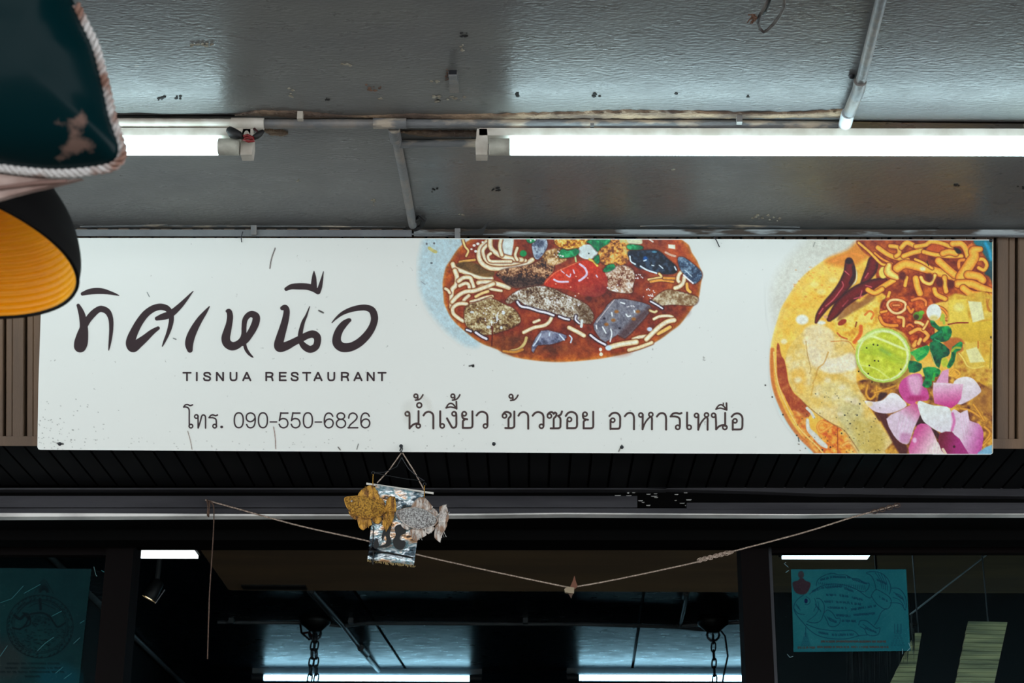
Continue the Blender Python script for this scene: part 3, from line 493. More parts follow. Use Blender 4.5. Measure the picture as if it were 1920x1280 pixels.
    c.poly([(1784,770),(1794,769),(1801,774),(1814,768),(1818,788),(1835,794),(1844,810),(1841,840),(1833,856),(1820,856),(1799,822),(1784,808)], (228,206,222), soft=1.4, smooth=2, col2=(196,84,160), g=((1808,805),(1846,820))); c.stroke([(1786,775),(1789,790),(1785,806)], 5, (216,120,178), soft=3)
    c.poly([(1834,848),(1848,838),(1864,832),(1864,858),(1828,858)], (128,180,206), soft=2, smooth=0)
    # striations on the onions
    for (ax, ay, bx, by, n, dx, dy) in [(1692,712,1700,750,7,5,0),(1665,785,1712,762,0,0,0),(1753,722,1756,752,8,5.5,0),(1800,775,1812,850,7,5,0),(1722,800,1716,850,8,6,0),(1690,772,1680,812,6,6,3)]:
        for k in range(n): c.stroke([(ax+dx*k, ay+dy*k), (bx+dx*k, by+dy*k)], .9, (200,110,165), op=.22)
    # greens
    G1 = [(6,86,62),(14,128,72),(40,166,84)]
    for P, g_ in [([(1744,600),(1752,602),(1761,612),(1778,611),(1785,622),(1779,637),(1766,641),(1749,640),(1749,631),(1762,622),(1747,611)],1),([(1744,642),(1760,640),(1780,655),(1778,667),(1766,672),(1761,690),(1750,677),(1744,657)],0),([(1707,660),(1738,647),(1743,655),(1736,668),(1721,678),(1714,668)],2),([(1789,648),(1800,640),(1805,644),(1801,656),(1793,660),(1790,677),(1781,690),(1775,686),(1783,670),(1785,652)],1),([(1705,676),(1728,682),(1725,695),(1705,698)],0),([(1730,690),(1752,688),(1764,695),(1758,706),(1748,708),(1747,722),(1739,727),(1729,722),(1735,708)],1)]:
        c.poly(P, (0,0,0), soft=1.5, smooth=2, pal=[[(4,66,56),(8,100,66),(20,130,80)],G1,[(16,120,66),(36,164,80),(90,190,90)]][g_], gs=7, seed=47+g_)
    c.stroke([(1763,640),(1752,634),(1768,622)], 2, (60,180,110), op=.7); c.stroke([(1748,632),(1764,622)], 8, (8,140,92), edge=(6,90,60)); c.ell(1771, 679, 6.5, 9, (192,200,62), soft=2); c.stroke([(1785,658),(1791,652),(1800,652)], 4, (170,180,60)); c.stroke([(1745,660),(1752,680),(1757,690)], 1.6, (200,190,110))
    c.stroke([(1723,672),(1736,664)],5,(14,150,80)); c.stroke([(1750,712),(1752,700)],4,(60,180,70))
    c.ell(1721, 592, 9, 8, (100,148,48), soft=1.6); c.ell(1718, 594, 5, 5, (76,60,36), soft=2); c.ell(1728, 586, 5, 4, (110,180,60), soft=2)
    c.ell(1751, 585, 14, 15.5, (232,236,226), soft=1.8); c.ell(1751, 596, 8, 5, (222,206,130), soft=5); c.stroke([(1765,600),(1768,590),(1770,606)], 5, (180,196,70))
    for k in range(70): c.ell(r.uniform(1490,1660), r.uniform(735,848), r.uniform(.6,1.5), r.uniform(.6,1.3), (70,56,30), soft=.9, op=.7)
    for x, y in [(1435,722),(1448,744),(1468,777),(1494,816),(1542,843),(1578,812),(1584,778),(1607,778),(1612,757),(1594,794),(1557,838)]: c.ell(x, y, 1.6, 1.6, (50,48,44), soft=1)
    c.stroke([(1497,820),(1498,827)], 2, (60,70,70)); c.ell(1858, 632, 1.6, 2.4, (40,30,20)); c.stroke([(1525,462),(1528,454)], 1.6, (120,124,118), op=.7)
    c.stroke([(1861,449),(1862,640),(1861,852)], 2, (190,140,70), op=.8)
    c.C = np.clip((c.C-.5)*1.12+.5, 0, 1); c.modulate(.08, 6, 4); c.grain(.10, 1.8); return c

def paint_fishposter():
    c = Canvas(1482, 1066, 1708, 1223, step=.8, bg=(0,0,0)); c.A[:] = 0; r = np.random.RandomState(8)
    c.poly([(1483,1067),(1699,1067),(1707,1220),(1488,1222)], (24,92,98), soft=.8, smooth=0, col2=(12,84,96), g=((1500,1067),(1690,1200)))
    c.poly([(1483,1067),(1699,1067),(1707,1220),(1488,1222)], (0,0,0), soft=.8, smooth=0, pal=[(14,78,88),(34,100,106)], gs=40, op=.5)
    K = (8,44,66)
    def z(P, w_=1.3, cl=False, n=6): c.stroke([(1460+x/6.4, 1040+y/6.4) for x, y in P], w_, K, n=n, closed=cl, op=.85)
    # fish: back, belly, fins, tail, gill
    z([(370,470),(460,400),(560,360),(700,350),(840,375),(960,430),(1040,490),(1090,515),(1120,500)]); z([(300,480),(230,530),(190,590),(185,660),(230,740),(300,820),(370,900),(480,970),(640,1005),(820,1005),(960,970),(1060,960)])
    z([(190,650),(230,700),(310,715)]); z([(330,830),(480,885),(700,910),(880,905),(960,965)]); z([(1150,840),(1190,780),(1230,690),(1290,640)])
    z([(450,370),(470,300),(540,250),(640,220),(720,240),(800,240),(880,280),(960,290),(1030,340),(1085,340),(1075,400),(1030,440),(960,430)])
    for k in range(26): x = 480+k*22; z([(x, 330+k*1.5), (x+8, 355+k*2.5)], 1.)
    z([(1110,490),(1160,420),(1230,440),(1340,520),(1340,610),(1280,650),(1180,590),(1110,490)]); z([(1170,420),(1150,330),(1110,250),(1050,215),(1130,200),(1230,220),(1310,290),(1345,390),(1330,470)])
    for k in range(4): z([(1160+k*35,215+k*8),(1215+k*28,300+k*15),(1240+k*22,400+k*10)], 1.)
    z([(1345,400),(1430,400),(1490,450),(1530,540),(1520,660),(1480,600),(1420,575),(1340,575)]); z([(1380,450),(1480,500),(1510,590)], 1.); z([(1370,510),(1450,540),(1500,610)], 1.)
    z([(450,520),(500,530),(545,600),(540,700),(500,790),(430,815),(340,800)]); z([(470,560),(480,640),(440,720),(350,790)], 1.); z([(430,520),(450,600),(420,680)], 1.)
    z([(330,500),(370,530),(375,570),(345,595),(315,590)], 1.1); c.ell(1460+328/6.4, 1040+552/6.4, 3.2, 4.6, (10,24,60), soft=1)
    z([(550,690),(590,660),(650,700),(690,760),(735,760),(730,820),(670,860),(610,850),(580,790),(550,730)]); z([(580,740),(620,790),(690,810)], 1.)
    z([(960,840),(980,790),(1050,790),(1120,840),(1170,880),(1215,875),(1195,950),(1130,970),(1060,950),(1030,890),(980,860)]); z([(1010,830),(1080,880),(1180,940)], 1.)
    def scribble(x0, y0, x1, y1, h, col=K, w_=1.1, slant=0):
        n = max(3, int((x1-x0)/10)); 
        for k in range(n):
            if r.rand() < .12: continue
            x = x0+(x1-x0)*k/n; y = y0+(y1-y0)*k/n; P = [(x+r.uniform(-2,3), y-h*.5), (x+r.uniform(0,8), y-h*r.uniform(-.3,.5)), (x+r.uniform(-3,6), y+h*r.uniform(0,.5)), (x+r.uniform(4,10), y+h*r.uniform(.1,.6))]
            c.stroke([(1460+a/6.4, 1040+b/6.4) for a, b in P], w_, col, n=3, op=.8)
    for a in [(570,480,690,480),(730,485,840,500),(880,510,1010,540),(550,560,650,560),(690,565,850,575),(870,580,990,595),(590,630,820,640),(870,655,1170,610),(690,720,860,735),(900,720,1160,700),(760,790,930,795),(400,440,500,400),(500,395,760,375),(790,400,900,440),(500,300,640,262),(650,262,860,270),(880,290,1060,345),(480,930,600,950),(640,960,900,955),(1200,500,1310,560),(1180,300,1300,350),(1400,470,1500,540),(600,760,700,810),(1040,880,1170,930),(440,600,520,700),(210,600,270,680)]: scribble(*a, 22)
    for a in [(510,1038,1290,1040),(460,1105,1320,1105),(230,1112,440,1112)]: scribble(*a, 20, (70,44,40), 1.2)
    for bx, by, hh, ww in [(325,890,215,50),(1430,850,260,80)]:
        for k in range(7):
            y = by+hh*(.25+.75*k/7); q = ww*(.15+.85*k/7)
            for j in range(k//2+2): x = bx-q+2*q*j/(k//2+1); c.ell(1460+x/6.4, 1040+y/6.4, 1.9, 1.7, K, soft=1, op=.5); c.ell(1460+x/6.4, 1040+y/6.4, .9, .8, (24,92,98), soft=.8)
        for j in (-1,0,1):
            if bx > 1000 or j == 0: z([(bx+j*38, by-20), (bx+j*38, by+90)], 1.1)
    # small portrait print: dark seated figure cut off at the chest
    c.poly([(1486,1092),(1496,1088),(1500,1084),(1506,1084),(1510,1088),(1519,1092),(1519,1100),(1512,1112),(1500,1114),(1490,1108)], (48,36,44), soft=1.5); c.ell(1502, 1077, 5.6, 7, (46,44,50), soft=1.5)
    c.grain(.03, 2); return c

def paint_sealposter():
    c = Canvas(-30, 1062, 176, 1300, step=1, bg=(0,0,0)); c.A[:] = 0; r = np.random.RandomState(9)
    Q = [(-28,1064),(172,1066),(146,1300),(-40,1300)]
    c.poly(Q, (12,52,56), soft=.8, smooth=0); c.poly(Q, (0,0,0), soft=.8, smooth=0, pal=[(10,46,52),(16,60,62)], gs=40, op=.6)
    c.ell(10, 1240, 40, 40, (44,52,52), soft=30, op=.8); c.ell(110, 1270, 40, 24, (8,70,84), soft=20, op=.8)
    K = (5,22,28); s_ = 220/1173.; P = lambda x, y: (x*s_, 1040+y*s_)
    cx, cy = P(400, 715)
    for rx, ry, w_ in [(62,62,1.6),(52,53,1.1),(49,50,1.1)]:
        c.stroke([(cx+rx*math.cos(t), cy+ry*math.sin(t)*.95) for t in np.linspace(0, 6.283, 28, endpoint=False)], w_, K, closed=True, op=.8)
    for k in range(46):
        t = k/46*6.283
        for q in (54.5, 59.5):
            if r.rand() < .75: c.stroke([(cx+q*math.cos(t), cy+q*.95*math.sin(t)), (cx+(q+r.uniform(-2,2))*math.cos(t+.06), cy+(q+2)*.95*math.sin(t+.06))], 2.2, K, op=.75)
    fx, fy = P(440, 400)
    for k in range(15):
        a = math.radians(-90+(k-7)*11); L = 36-abs(k-7)*2.6; c.stroke([(fx+6*math.cos(a), fy-4+6*math.sin(a)), (fx+L*.6*math.cos(a*1.0), fy-2+L*.8*math.sin(a))], [2.4,.6], K, op=.9)
    c.stroke([P(345,385), P(440,250), P(535,390)], 1.2, K, op=.6)
    def zz(Q_, w_=2.4): c.stroke([P(*p) for p in Q_], w_, K, op=.85)
    zz([(130,730),(200,740),(260,690),(300,600),(340,585),(420,580),(490,610),(540,680),(580,720),(650,680)], 3.2); zz([(150,610),(200,640),(250,600),(290,640)], 5); zz([(230,580),(290,600),(300,690),(240,720)], 3); zz([(400,440),(405,540)], 5); zz([(290,520),(400,480),(550,540)], 1.4); zz([(180,580),(280,480),(400,450),(540,480),(640,580)], 1.3)
    for k in range(60): x = r.uniform(310,500); y = r.uniform(600,720); zz([(x,y),(x+12,y+r.uniform(-10,10))], 1.1)
    for k in range(110): x = r.uniform(160,640); y = r.uniform(740,960); zz([(x,y),(x+18,y+r.uniform(-6,6))], 1.2)
    for yy, x0, x1 in [(1085,70,610),(1130,40,640),(1170,0,650),(1215,250,420)]:
        n = int((x1-x0)/14)
        for k in range(n):
            if r.rand() < .85: x = x0+14*k; zz([(x,yy-6),(x+6,yy+r.uniform(-8,6)),(x+9,yy+7)], 1.3)
    c.grain(.02, 2); return c

# lettering: stroke centre lines with widths, traced from the sign
def letters_main():
    A = lambda L: [(120+x/6., 500+y/6., w_/6.) for x, y, w_ in L]; B = lambda L: [(400+x/6., 500+y/6., w_/6.) for x, y, w_ in L]
    return [
     A([(208,304,40),(280,282,62),(360,272,70),(440,276,62),(520,293,40),(580,310,24),(618,323,8)]),
     A([(160,434,38),(185,490,60),(207,560,76),(222,680,92),(208,770,130),(192,850,152),(182,893,140)]), A([(240,665,56),(268,600,72),(320,535,76),(375,488,70),(425,474,70),(490,505,68),(525,580,56),(532,680,48),(525,780,40),(512,880,26),(503,938,10)]),
     A([(1190,500,60),(1150,464,68),(1080,450,72),(1000,472,76),(920,530,80),(850,620,84),(795,720,92),(758,810,104),(752,870,112),(780,905,112),(840,860,100),(910,805,82),(990,735,62),(1058,690,40)]),
     A([(1045,582,46),(1110,562,72),(1180,540,80),(1240,500,72),(1310,435,58),(1370,370,40),(1420,312,22),(1453,275,8)]), A([(1205,520,60),(1208,600,56),(1192,680,50),(1165,760,40),(1130,840,28),(1107,893,12)]),
     A([(1635,448,12),(1590,510,42),(1530,590,66),(1470,690,84),(1425,790,96),(1408,870,92),(1417,935,62)]),
     B([(157,498,38),(178,505,60),(188,560,68),(178,640,72),(158,720,86),(140,800,98),(155,860,98),(210,893,96),(275,875,86),(325,825,74),(343,760,58),(345,680,56),(355,600,60),(390,548,64),(435,532,72),(480,560,84),(478,620,86),(450,690,84),(415,750,80),(370,815,76),(330,860,60)]), B([(350,860,36),(365,920,38),(395,970,34),(430,1005,22),(447,1017,10)]),
     B([(775,465,46),(808,460,66),(825,500,70),(812,590,78),(785,690,86),(755,790,96),(735,870,104),(750,905,108),(820,890,96),(900,850,82),(980,810,80),(1060,770,78),(1120,757,84),(1165,785,84),(1172,840,78),(1150,900,78),(1090,928,80),(1030,900,76),(990,850,60),(978,790,56),(985,720,50),(1012,620,40),(1045,550,26),(1083,448,10)]),
     B([(820,250,42),(880,224,60),(960,220,72),(1040,222,72),(1100,235,72),(1150,262,62),(1176,280,60)]), B([(1130,225,72),(1133,130,52),(1132,80,28),(1133,50,8)]), B([(1180,282,52),(1200,230,48),(1217,160,34),(1228,110,22),(1238,55,8)]),
     B([(1335,628,10),(1380,580,24),(1450,525,40),(1540,485,54),(1640,462,64),(1720,460,68),(1785,490,78),(1812,560,82),(1805,630,80),(1770,710,84),(1710,790,90),(1630,860,94),(1540,903,98),(1450,905,104),(1395,860,104),(1390,790,94),(1420,710,86),(1470,645,76),(1515,608,54),(1532,600,42)])]
def circ(cx, cy, r, n=12): return [(cx+r*math.cos(t), cy+r*math.sin(t)) for t in np.linspace(0, 2*math.pi, n, endpoint=False)]
def letters_menu():
    """returns groups of (points, width, closed)"""
    out = []
    T = lambda ox, oy, s_: (lambda L, dx=0, dy=0, w_=3.5, cl=False, sm=True: out.append(([(ox+(x+dx)/s_, oy+(y+dy)/s_) for x, y in L], w_, cl, sm)))
    a = T(740, 720, 9.6); W1 = 3.7
    def maitho(f, dx, dy): f(circ(382,212,33), dx, dy, 2.9, True); f([(412,215),(418,250),(404,278),(375,286)], dx, dy, 2.9); f([(380,286),(440,275),(480,240),(508,192)], dx, dy, 2.9)
    def saraa(f, dx, dy): f([(520,562),(555,515),(610,497),(660,512),(690,550),(696,610),(696,700),(696,796)], dx, dy, W1)
    def wo(f, dx, dy): f([(1475,562),(1520,512),(1580,497),(1640,520),(1668,570),(1670,650),(1670,745)], dx, dy, W1); f(circ(1633,752,36), dx, dy, 3.1, True)
    def yo(f, dx, dy): f(circ(1252,533,37), dx, dy, 3.1, True); f([(1215,530),(1216,580),(1240,618),(1305,632)], dx, dy, W1); f([(1262,636),(1232,660),(1228,700),(1228,786),], dx, dy, W1); f([(1228,786),(1340,786),(1385,776),(1400,740),(1400,600),(1400,490)], dx, dy, W1, False)
    a(circ(228,533,37), w_=3.1, cl=True); a([(228,496),(258,512),(267,550),(268,650),(268,795)], w_=W1); a([(270,790),(320,738),(370,712),(420,706)], w_=W1); a(circ(425,750,36), w_=3.1, cl=True); a([(430,485),(430,600),(430,720)], w_=W1)
    a(circ(443,378,42), w_=3.1, cl=True); maitho(a, 0, 0); saraa(a, 0, 0)
    a([(820,488),(820,600),(820,745)], w_=W1); a(circ(856,750,37), w_=3.1, cl=True)
    a(circ(1070,533,37), w_=3.1, cl=True); a([(1100,512),(1109,550),(1110,640),(1110,720),(1095,770),(1040,780),(1000,720),(942,615)], w_=W1)
    a([(927,428),(960,370),(1005,345),(1050,360),(1085,400),(1108,432)], w_=2.9); a([(927,425),(1000,410),(1060,420),(1115,440)], w_=2.9); a([(1110,315),(1113,380),(1115,442)], w_=3.3); maitho(a, 665, 0)
    yo(a, 0, 0); wo(a, 0, 0)
    b = T(930, 720, 9.6)
    b(circ(153,570,37), w_=3.1, cl=True); b([(122,550),(160,505),(215,503),(260,530),(262,575),(228,620),(225,700),(225,785)], w_=W1); b([(168,788),(230,790),(290,788),(325,765),(330,720),(330,600),(330,493)], w_=W1)
    maitho(b, -112, 6); saraa(b, -116, 5); wo(b, -815, 5)
    b(circ(962,572,37), w_=3.1, cl=True); b([(930,548),(965,510),(1010,505),(1040,532)], w_=W1); b([(1040,532),(1062,510),(1088,535),(1075,580),(1042,620),(1038,700),(1038,790)], w_=W1); b([(985,795),(1060,795),(1125,792),(1156,770),(1160,720),(1158,620),(1120,572)], w_=W1); b([(1118,572),(1165,545),(1187,492)], w_=W1)
    b([(1255,572),(1300,517),(1360,500),(1420,520),(1455,570),(1458,650),(1458,740),(1440,780),(1400,791),(1282,791)], w_=W1); b([(1282,795),(1282,720),(1284,640)], w_=W1); b(circ(1322,635,37), w_=3.1, cl=True); yo(b, 350, 8)
    c = T(1120, 720, 6.4)
    def oa(dx, dy): c([(145,382),(175,352),(215,343),(250,356),(272,390),(274,450),(272,505),(260,530),(230,535),(160,535)], dx, dy, W1); c([(158,538),(158,480),(158,430)], dx, dy, W1); c(circ(185,432,24), dx, dy, 3.1, True)
    def sa2(dx, dy): c([(330,384),(360,352),(400,345),(430,365),(440,410),(440,480),(440,541)], dx, dy, W1)
    def ho(dx, dy): c(circ(522,370,24), dx, dy, 3.1, True); c([(545,365),(544,450),(543,541)], dx, dy, W1); c([(545,535),(570,470),(605,420),(640,388)], dx, dy, 3.2); c(circ(642,364,24), dx, dy, 3.1, True); c([(640,390),(655,410),(655,480),(655,541)], dx, dy, W1)
    oa(0, 0); sa2(0, 0); ho(0, 0); sa2(385, 3)
    c([(880,387),(905,356),(945,346),(985,354),(1010,346)], w_=W1); c([(880,386),(940,388),(980,406),(990,440),(990,505)], w_=W1); c(circ(965,517,25), w_=3.1, cl=True)
    c([(1077,340),(1077,420),(1077,512)], w_=W1); c(circ(1102,517,25), w_=3.1, cl=True); ho(668, 5)
    c(circ(1395,373,24), w_=3.1, cl=True); c([(1418,366),(1424,450),(1425,542)], w_=W1); c([(1428,538),(1460,507),(1490,494),(1525,490)], w_=W1); c(circ(1530,518,25), w_=3.1, cl=True); c([(1534,345),(1534,420),(1534,500)], w_=W1)
    c([(1424,299),(1450,262),(1480,246),(1510,258),(1545,300)], w_=2.9); c([(1425,298),(1480,288),(1552,309)], w_=2.9); c([(1512,228),(1512,262)], w_=2.4); c([(1550,228),(1552,308)], w_=3.2); oa(1467, 8)
    return out
def letters_phone():
    out = []
    T = lambda ox, oy, s_: (lambda L, dx=0, dy=0, w_=2.7, cl=False, sm=True: out.append(([(ox+(x+dx)/s_, oy+(y+dy)/s_) for x, y in L], w_, cl, sm)))
    a = T(330, 740, 9.6)
    a([(138,218),(168,182),(210,175),(255,193),(297,180)]); a([(138,218),(190,220),(226,245),(238,290),(238,420),(240,560)]); a(circ(268,562,33), w_=2.6, cl=True)
    a(circ(367,390,32), w_=2.6, cl=True); a([(393,375),(397,450),(398,595)]); a([(402,590),(440,470),(465,380),(495,362),(524,380),(532,430),(532,520),(532,597)])
    a([(595,410),(625,372),(665,360),(710,375),(747,362)]); a([(595,411),(660,412),(710,432),(725,475),(725,560)]); a(circ(697,562,33), w_=2.6, cl=True); a([(818,578),(826,578)], w_=4.6)
    el = lambda cx, cy, rx, ry: [(cx+rx*math.cos(t), cy+ry*math.sin(t)) for t in np.linspace(0, 2*math.pi, 20, endpoint=False)]
    ov = lambda cx, cy, rx, ry: [(cx+rx*math.copysign(abs(math.cos(t))**.85, math.cos(t)), cy+ry*math.copysign(abs(math.sin(t))**.85, math.sin(t))) for t in np.linspace(0, 2*math.pi, 24, endpoint=False)]
    a(ov(1130,457,80,133), cl=True); a([(1272,535),(1298,578),(1345,592),(1395,570),(1420,510),(1425,420),(1405,355),(1345,326),(1285,348),(1265,402),(1282,458),(1335,483),(1390,462),(1420,420)]); a(ov(1565,457,80,133), cl=True); a([(1695,487),(1812,487)], w_=2.4)
    b = T(520, 740, 9.6)
    for dx in (0, 217):
        b([(190,328),(60,328)], dx, sm=False); b([(64,322),(38,462)], dx, sm=False); b([(38,458),(65,437),(110,427),(165,447),(190,510),(170,568),(115,592),(60,575),(34,530)], dx)
    b(ov(550,457,80,133), cl=True); b([(680,489),(796,489)], w_=2.4)
    for dx in (0, 658): b([(997,385),(972,345),(925,328),(880,347),(853,400),(846,470),(855,540),(885,580),(930,592),(982,570),(1005,510),(985,455),(935,436),(882,455),(855,500)], dx)
    b(el(1143,383,68,57), cl=True); b(el(1146,515,82,76), cl=True); b([(1285,418),(1300,357),(1355,328),(1410,347),(1435,390),(1420,438),(1370,488),(1312,540),(1284,592)]); b([(1272,591),(1447,591)], sm=False)
    return out
def letters_latin():
    out = []; ox, oy, s_ = 335, 685, 4.8; w_ = 3.3
    def f(L, dx=0, sm=False): out.append(([(ox+(x+dx)/s_, oy+min(max(y, 64.5), 133.5)/s_) for x, y in L], w_, False, sm))
    def Tt(dx): f([(42,65),(108,65)], dx); f([(75,60),(75,140)], dx)
    def Ss(dx): f([(284,82),(275,68),(256,63),(236,68),(230,81),(240,93),(262,99),(280,108),(283,122),(272,133),(255,136),(234,130),(227,115)], dx, True)
    def Nn(dx): f([(343,57),(343,140)], dx); f([(345,62),(398,136)], dx); f([(400,57),(400,140)], dx)
    def Uu(dx): f([(466,57),(466,100),(468,120),(478,132),(494,135),(510,131),(519,120),(521,100),(521,57)], dx, True)
    def Aa(dx): f([(580,141),(612,60)], dx); f([(614,60),(646,141)], dx); f([(592,114),(635,114)], dx)
    def Rr(dx): f([(788,57),(788,140)], dx); f([(788,65),(825,65),(842,72),(845,83),(838,96),(820,101),(788,101)], dx, True); f([(818,101),(836,106),(842,120),(846,141)], dx, True)
    Tt(0); f([(163,57),(163,140)]); Ss(0); Nn(0); Uu(0); Aa(0); Rr(0)
    f([(910,57),(910,140)]); f([(910,65),(965,65)]); f([(910,97),(960,97)]); f([(910,133),(965,133)])
    Ss(788); Tt(1077); Aa(641); Uu(880); Rr(680); Aa(1001); Nn(1357); Tt(1755)
    return out
# ================================================================== SETTING
X0, X1 = -4.2, 4.2
DF = SO.y                                    # where the cladding meets the ceiling
def struct(o): o['kind'] = 'structure'; return o
zb = on_pl(960, 838, 0)                      # bottom edge of the tilted fascia
ZS = zb.z; DS = zb.y
DH = on_z(960, 913, ZS).y                    # far end of the soffit
struct(MB().box((X0, -3.2, ZC), (X1, DF+.03, ZC+.12)).build('ceiling', M['ceil']))
struct(MB().box((-9, -9, -.1), (9, 4.75, 0)).build('floor', M['ground']))
struct(MB().box((X0-.0, 4.75, -.1), (X1, 13.2, .0)).build('floor', M['floor_in']))
# inner ceiling: boards with open joints
js = [(665,1108,763,1257), (1207,1110,1185,1257)]
xj = [(on_z(a, b, ZC), on_z(c_, d, ZC)) for a, b, c_, d in js]
def xat(l, y): p, q = l; return p.x+(q.x-p.x)*(y-p.y)/(q.y-p.y)
ya, yb = 6.6, 13.2
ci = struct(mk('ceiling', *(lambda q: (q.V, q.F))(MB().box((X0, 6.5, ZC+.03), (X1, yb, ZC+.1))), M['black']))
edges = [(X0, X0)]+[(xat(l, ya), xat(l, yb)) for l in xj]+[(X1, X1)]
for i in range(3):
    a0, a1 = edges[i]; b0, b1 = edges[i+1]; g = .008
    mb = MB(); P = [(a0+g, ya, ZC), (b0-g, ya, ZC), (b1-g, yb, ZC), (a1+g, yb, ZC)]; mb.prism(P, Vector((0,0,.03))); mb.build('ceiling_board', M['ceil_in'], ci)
XL = on_z(245, 1187, ZC).x
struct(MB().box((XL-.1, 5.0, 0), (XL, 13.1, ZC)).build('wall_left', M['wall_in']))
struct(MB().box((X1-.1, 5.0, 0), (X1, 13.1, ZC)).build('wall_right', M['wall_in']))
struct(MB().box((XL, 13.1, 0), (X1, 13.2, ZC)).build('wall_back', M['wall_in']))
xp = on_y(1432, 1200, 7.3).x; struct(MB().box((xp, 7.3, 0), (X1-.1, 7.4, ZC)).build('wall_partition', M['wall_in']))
# wall body above the shop front, behind the fascia
struct(MB().box((X0, DH+.1, ZS+.004), (X1, DH+.22, ZC+.1)).build('wall_front', M['header']))
# beam crossing the inner ceiling
ZB = 3.05; yB0 = 5.0; yB1 = on_z(900, 1108, ZB).y
xl = on_z(402, 1068, ZB).x
struct(MB().box((xl, yB0, ZB), (X1-.1, yB1, ZC)).build('trim_1', M['beam']))
ln = MB(); q0 = on_z(455, 1100, ZB); q1 = on_z(575, 1100, ZB); ln.box((q0.x, q0.y-.04, ZB-.006), (q1.x, q0.y+.02, ZB+.002)); o = ln.build('recess_strip', M['black'], bpy.data.objects['trim_1'])
MB().box((xl, yB0, ZB+.0), (xl, yB0, ZB)) 
# --- fascia cladding (tilted), every slat a part
fas = struct(mk('wall_fascia', *(lambda q: (q.V, q.F))(MB().prism([SO+Vector((X0-SO.x,0,0))-SN*.03, SO+Vector((X1-SO.x,0,0))-SN*.03, Vector((X1, zb.y, zb.z))-SN*.03, Vector((X0, zb.y, zb.z))-SN*.03], -SN*.02)), M['slatgap']))
L0 = (SO-Vector((zb.x-zb.x,0,0))); px1 = pxm(zb)
top = SO+SU*.004; Ltot = (Vector((0,top.y,top.z))-Vector((0,zb.y,zb.z))).length
ptrim = on_pl(960, 820, 0); yT = Vector((0, ptrim.y, ptrim.z))
def slat(x0, x1, nrm, mirror=False):
    mb = MB(); a = Vector((x0, top.y, top.z)); b = Vector((x1, top.y, top.z)); dn = Vector((0, ptrim.y-top.y, ptrim.z-top.z))
    ch = .0025
    sec = [(x0, -.03), (x0, nrm-ch), (x0+ch, nrm), (x1-ch, nrm), (x1, nrm-ch), (x1, -.03)]
    V = [Vector((x, top.y, top.z))+SN*d for x, d in sec]; V += [v+dn for v in V]; n = 6
    mb.add(V, [(i, (i+1)%n, (i+1)%n+n, i+n) for i in range(n)]+[tuple(range(n-1,-1,-1)), tuple(range(n,2*n))]); return mb
xr = on_pl(1866, 640).x; xlft = on_pl(48, 700).x; per = 39.6*pxm(SO)
wide, nar, gv = 21.5*pxm(SO), 12.5*pxm(SO), 4.6*pxm(SO)
protos = {}
def place_slat(x, kind):
    wd, nm = (wide, .004) if kind == 'w' else (nar, .0)
    if kind not in protos:
        o = slat(0, wd, nm).build('slat', M['slat'], fas, origin=Vector((0, top.y, top.z))); protos[kind] = o; o.location = Vector((x, top.y, top.z))-fas.location
    else:
        o = protos[kind].copy(); COL.objects.link(o); o.parent = fas; o.location = Vector((x, top.y, top.z))-fas.location
x = xlft-gv/2-per*26
while x < 0.2:                       # left run: groove, narrow, wide
    place_slat(x+gv, 'n'); place_slat(x+gv+nar+.0012, 'w'); x += per
x = xr-gv/2; xs_ = []
while x > 0.25: xs_.append(x); x -= per
x = xr-gv/2+per
while x < X1-per: xs_.append(x); x += per
for x in xs_: place_slat(x+gv, 'w'); place_slat(x+gv+wide+.0012, 'n')
MB().prism([Vector((X0, yT.y, yT.z))+SN*.007, Vector((X1, yT.y, yT.z))+SN*.007, Vector((X1, zb.y, zb.z))+SN*.007, Vector((X0, zb.y, zb.z))+SN*.007], -SN*.035).build('bottom_rail', M['slat'], fas)
# --- soffit cladding going back under the fascia
sof = struct(MB().box((X0, DS-.005, ZS+.012), (X1, DH+.12, ZS+.02)).build('trim_2', M['slatgap']))
x = xr-gv/2-per*math.floor((xr-X0)/per); pro = None
while x < X1-per:
    if pro is None:
        pro = MB().box((gv, DS, ZS), (per, DH, ZS+.012)).build('soffit_slat', M['soffit'], sof, origin=Vector((0, DS, ZS))); o = pro
    else: o = pro.copy(); COL.objects.link(o); o.parent = sof
    o.location = Vector((x, DS, ZS))-sof.location; x += per
# --- bands over the shop front
def yline(py, y): return on_y(960, py, y).z
def slab(name, pxa, pxb, pya, pyb, y, d, mt, parent=None, skew=0):
    a = on_y(pxa, pya, y); b = on_y(pxb, pya+skew, y); c_ = on_y(pxb, pyb+skew, y); e = on_y(pxa, pyb, y)
    return MB().prism([a, b, c_, e], Vector((0, d, 0))).build(name, mt, parent)
DB = DH
hd = struct(slab('trim_3', -700, 2700, 912, 970, DB+.03, .14, M['header']))
slab('upper_strip', -500, 1250, 914.5, 917.5, DB, .03, M['band'], hd)
mb = MB(); mb.prism([on_y(1200, 915.5, DB), on_y(1520, 912, DB), on_y(2500, 918, DB), on_y(2500, 936, DB), on_y(1900, 930, DB), on_y(1540, 925.5, DB), on_y(1420, 921, DB)], Vector((0,.03,0))); mb.build('upper_strip', M['band'], hd)
slab('grey_board', -500, 1195, 929.5, 951, DB-.004, .034, M['band'], hd); slab('grey_board', 1288, 2500, 942, 954, DB-.004, .034, M['band'], hd)
slab('grey_rail', -500, 1288, 952.6, 962, DB-.002, .032, M['band'], hd, skew=0); slab('grey_rail', 1288, 2500, 954, 963, DB-.002, .032, M['band'], hd)
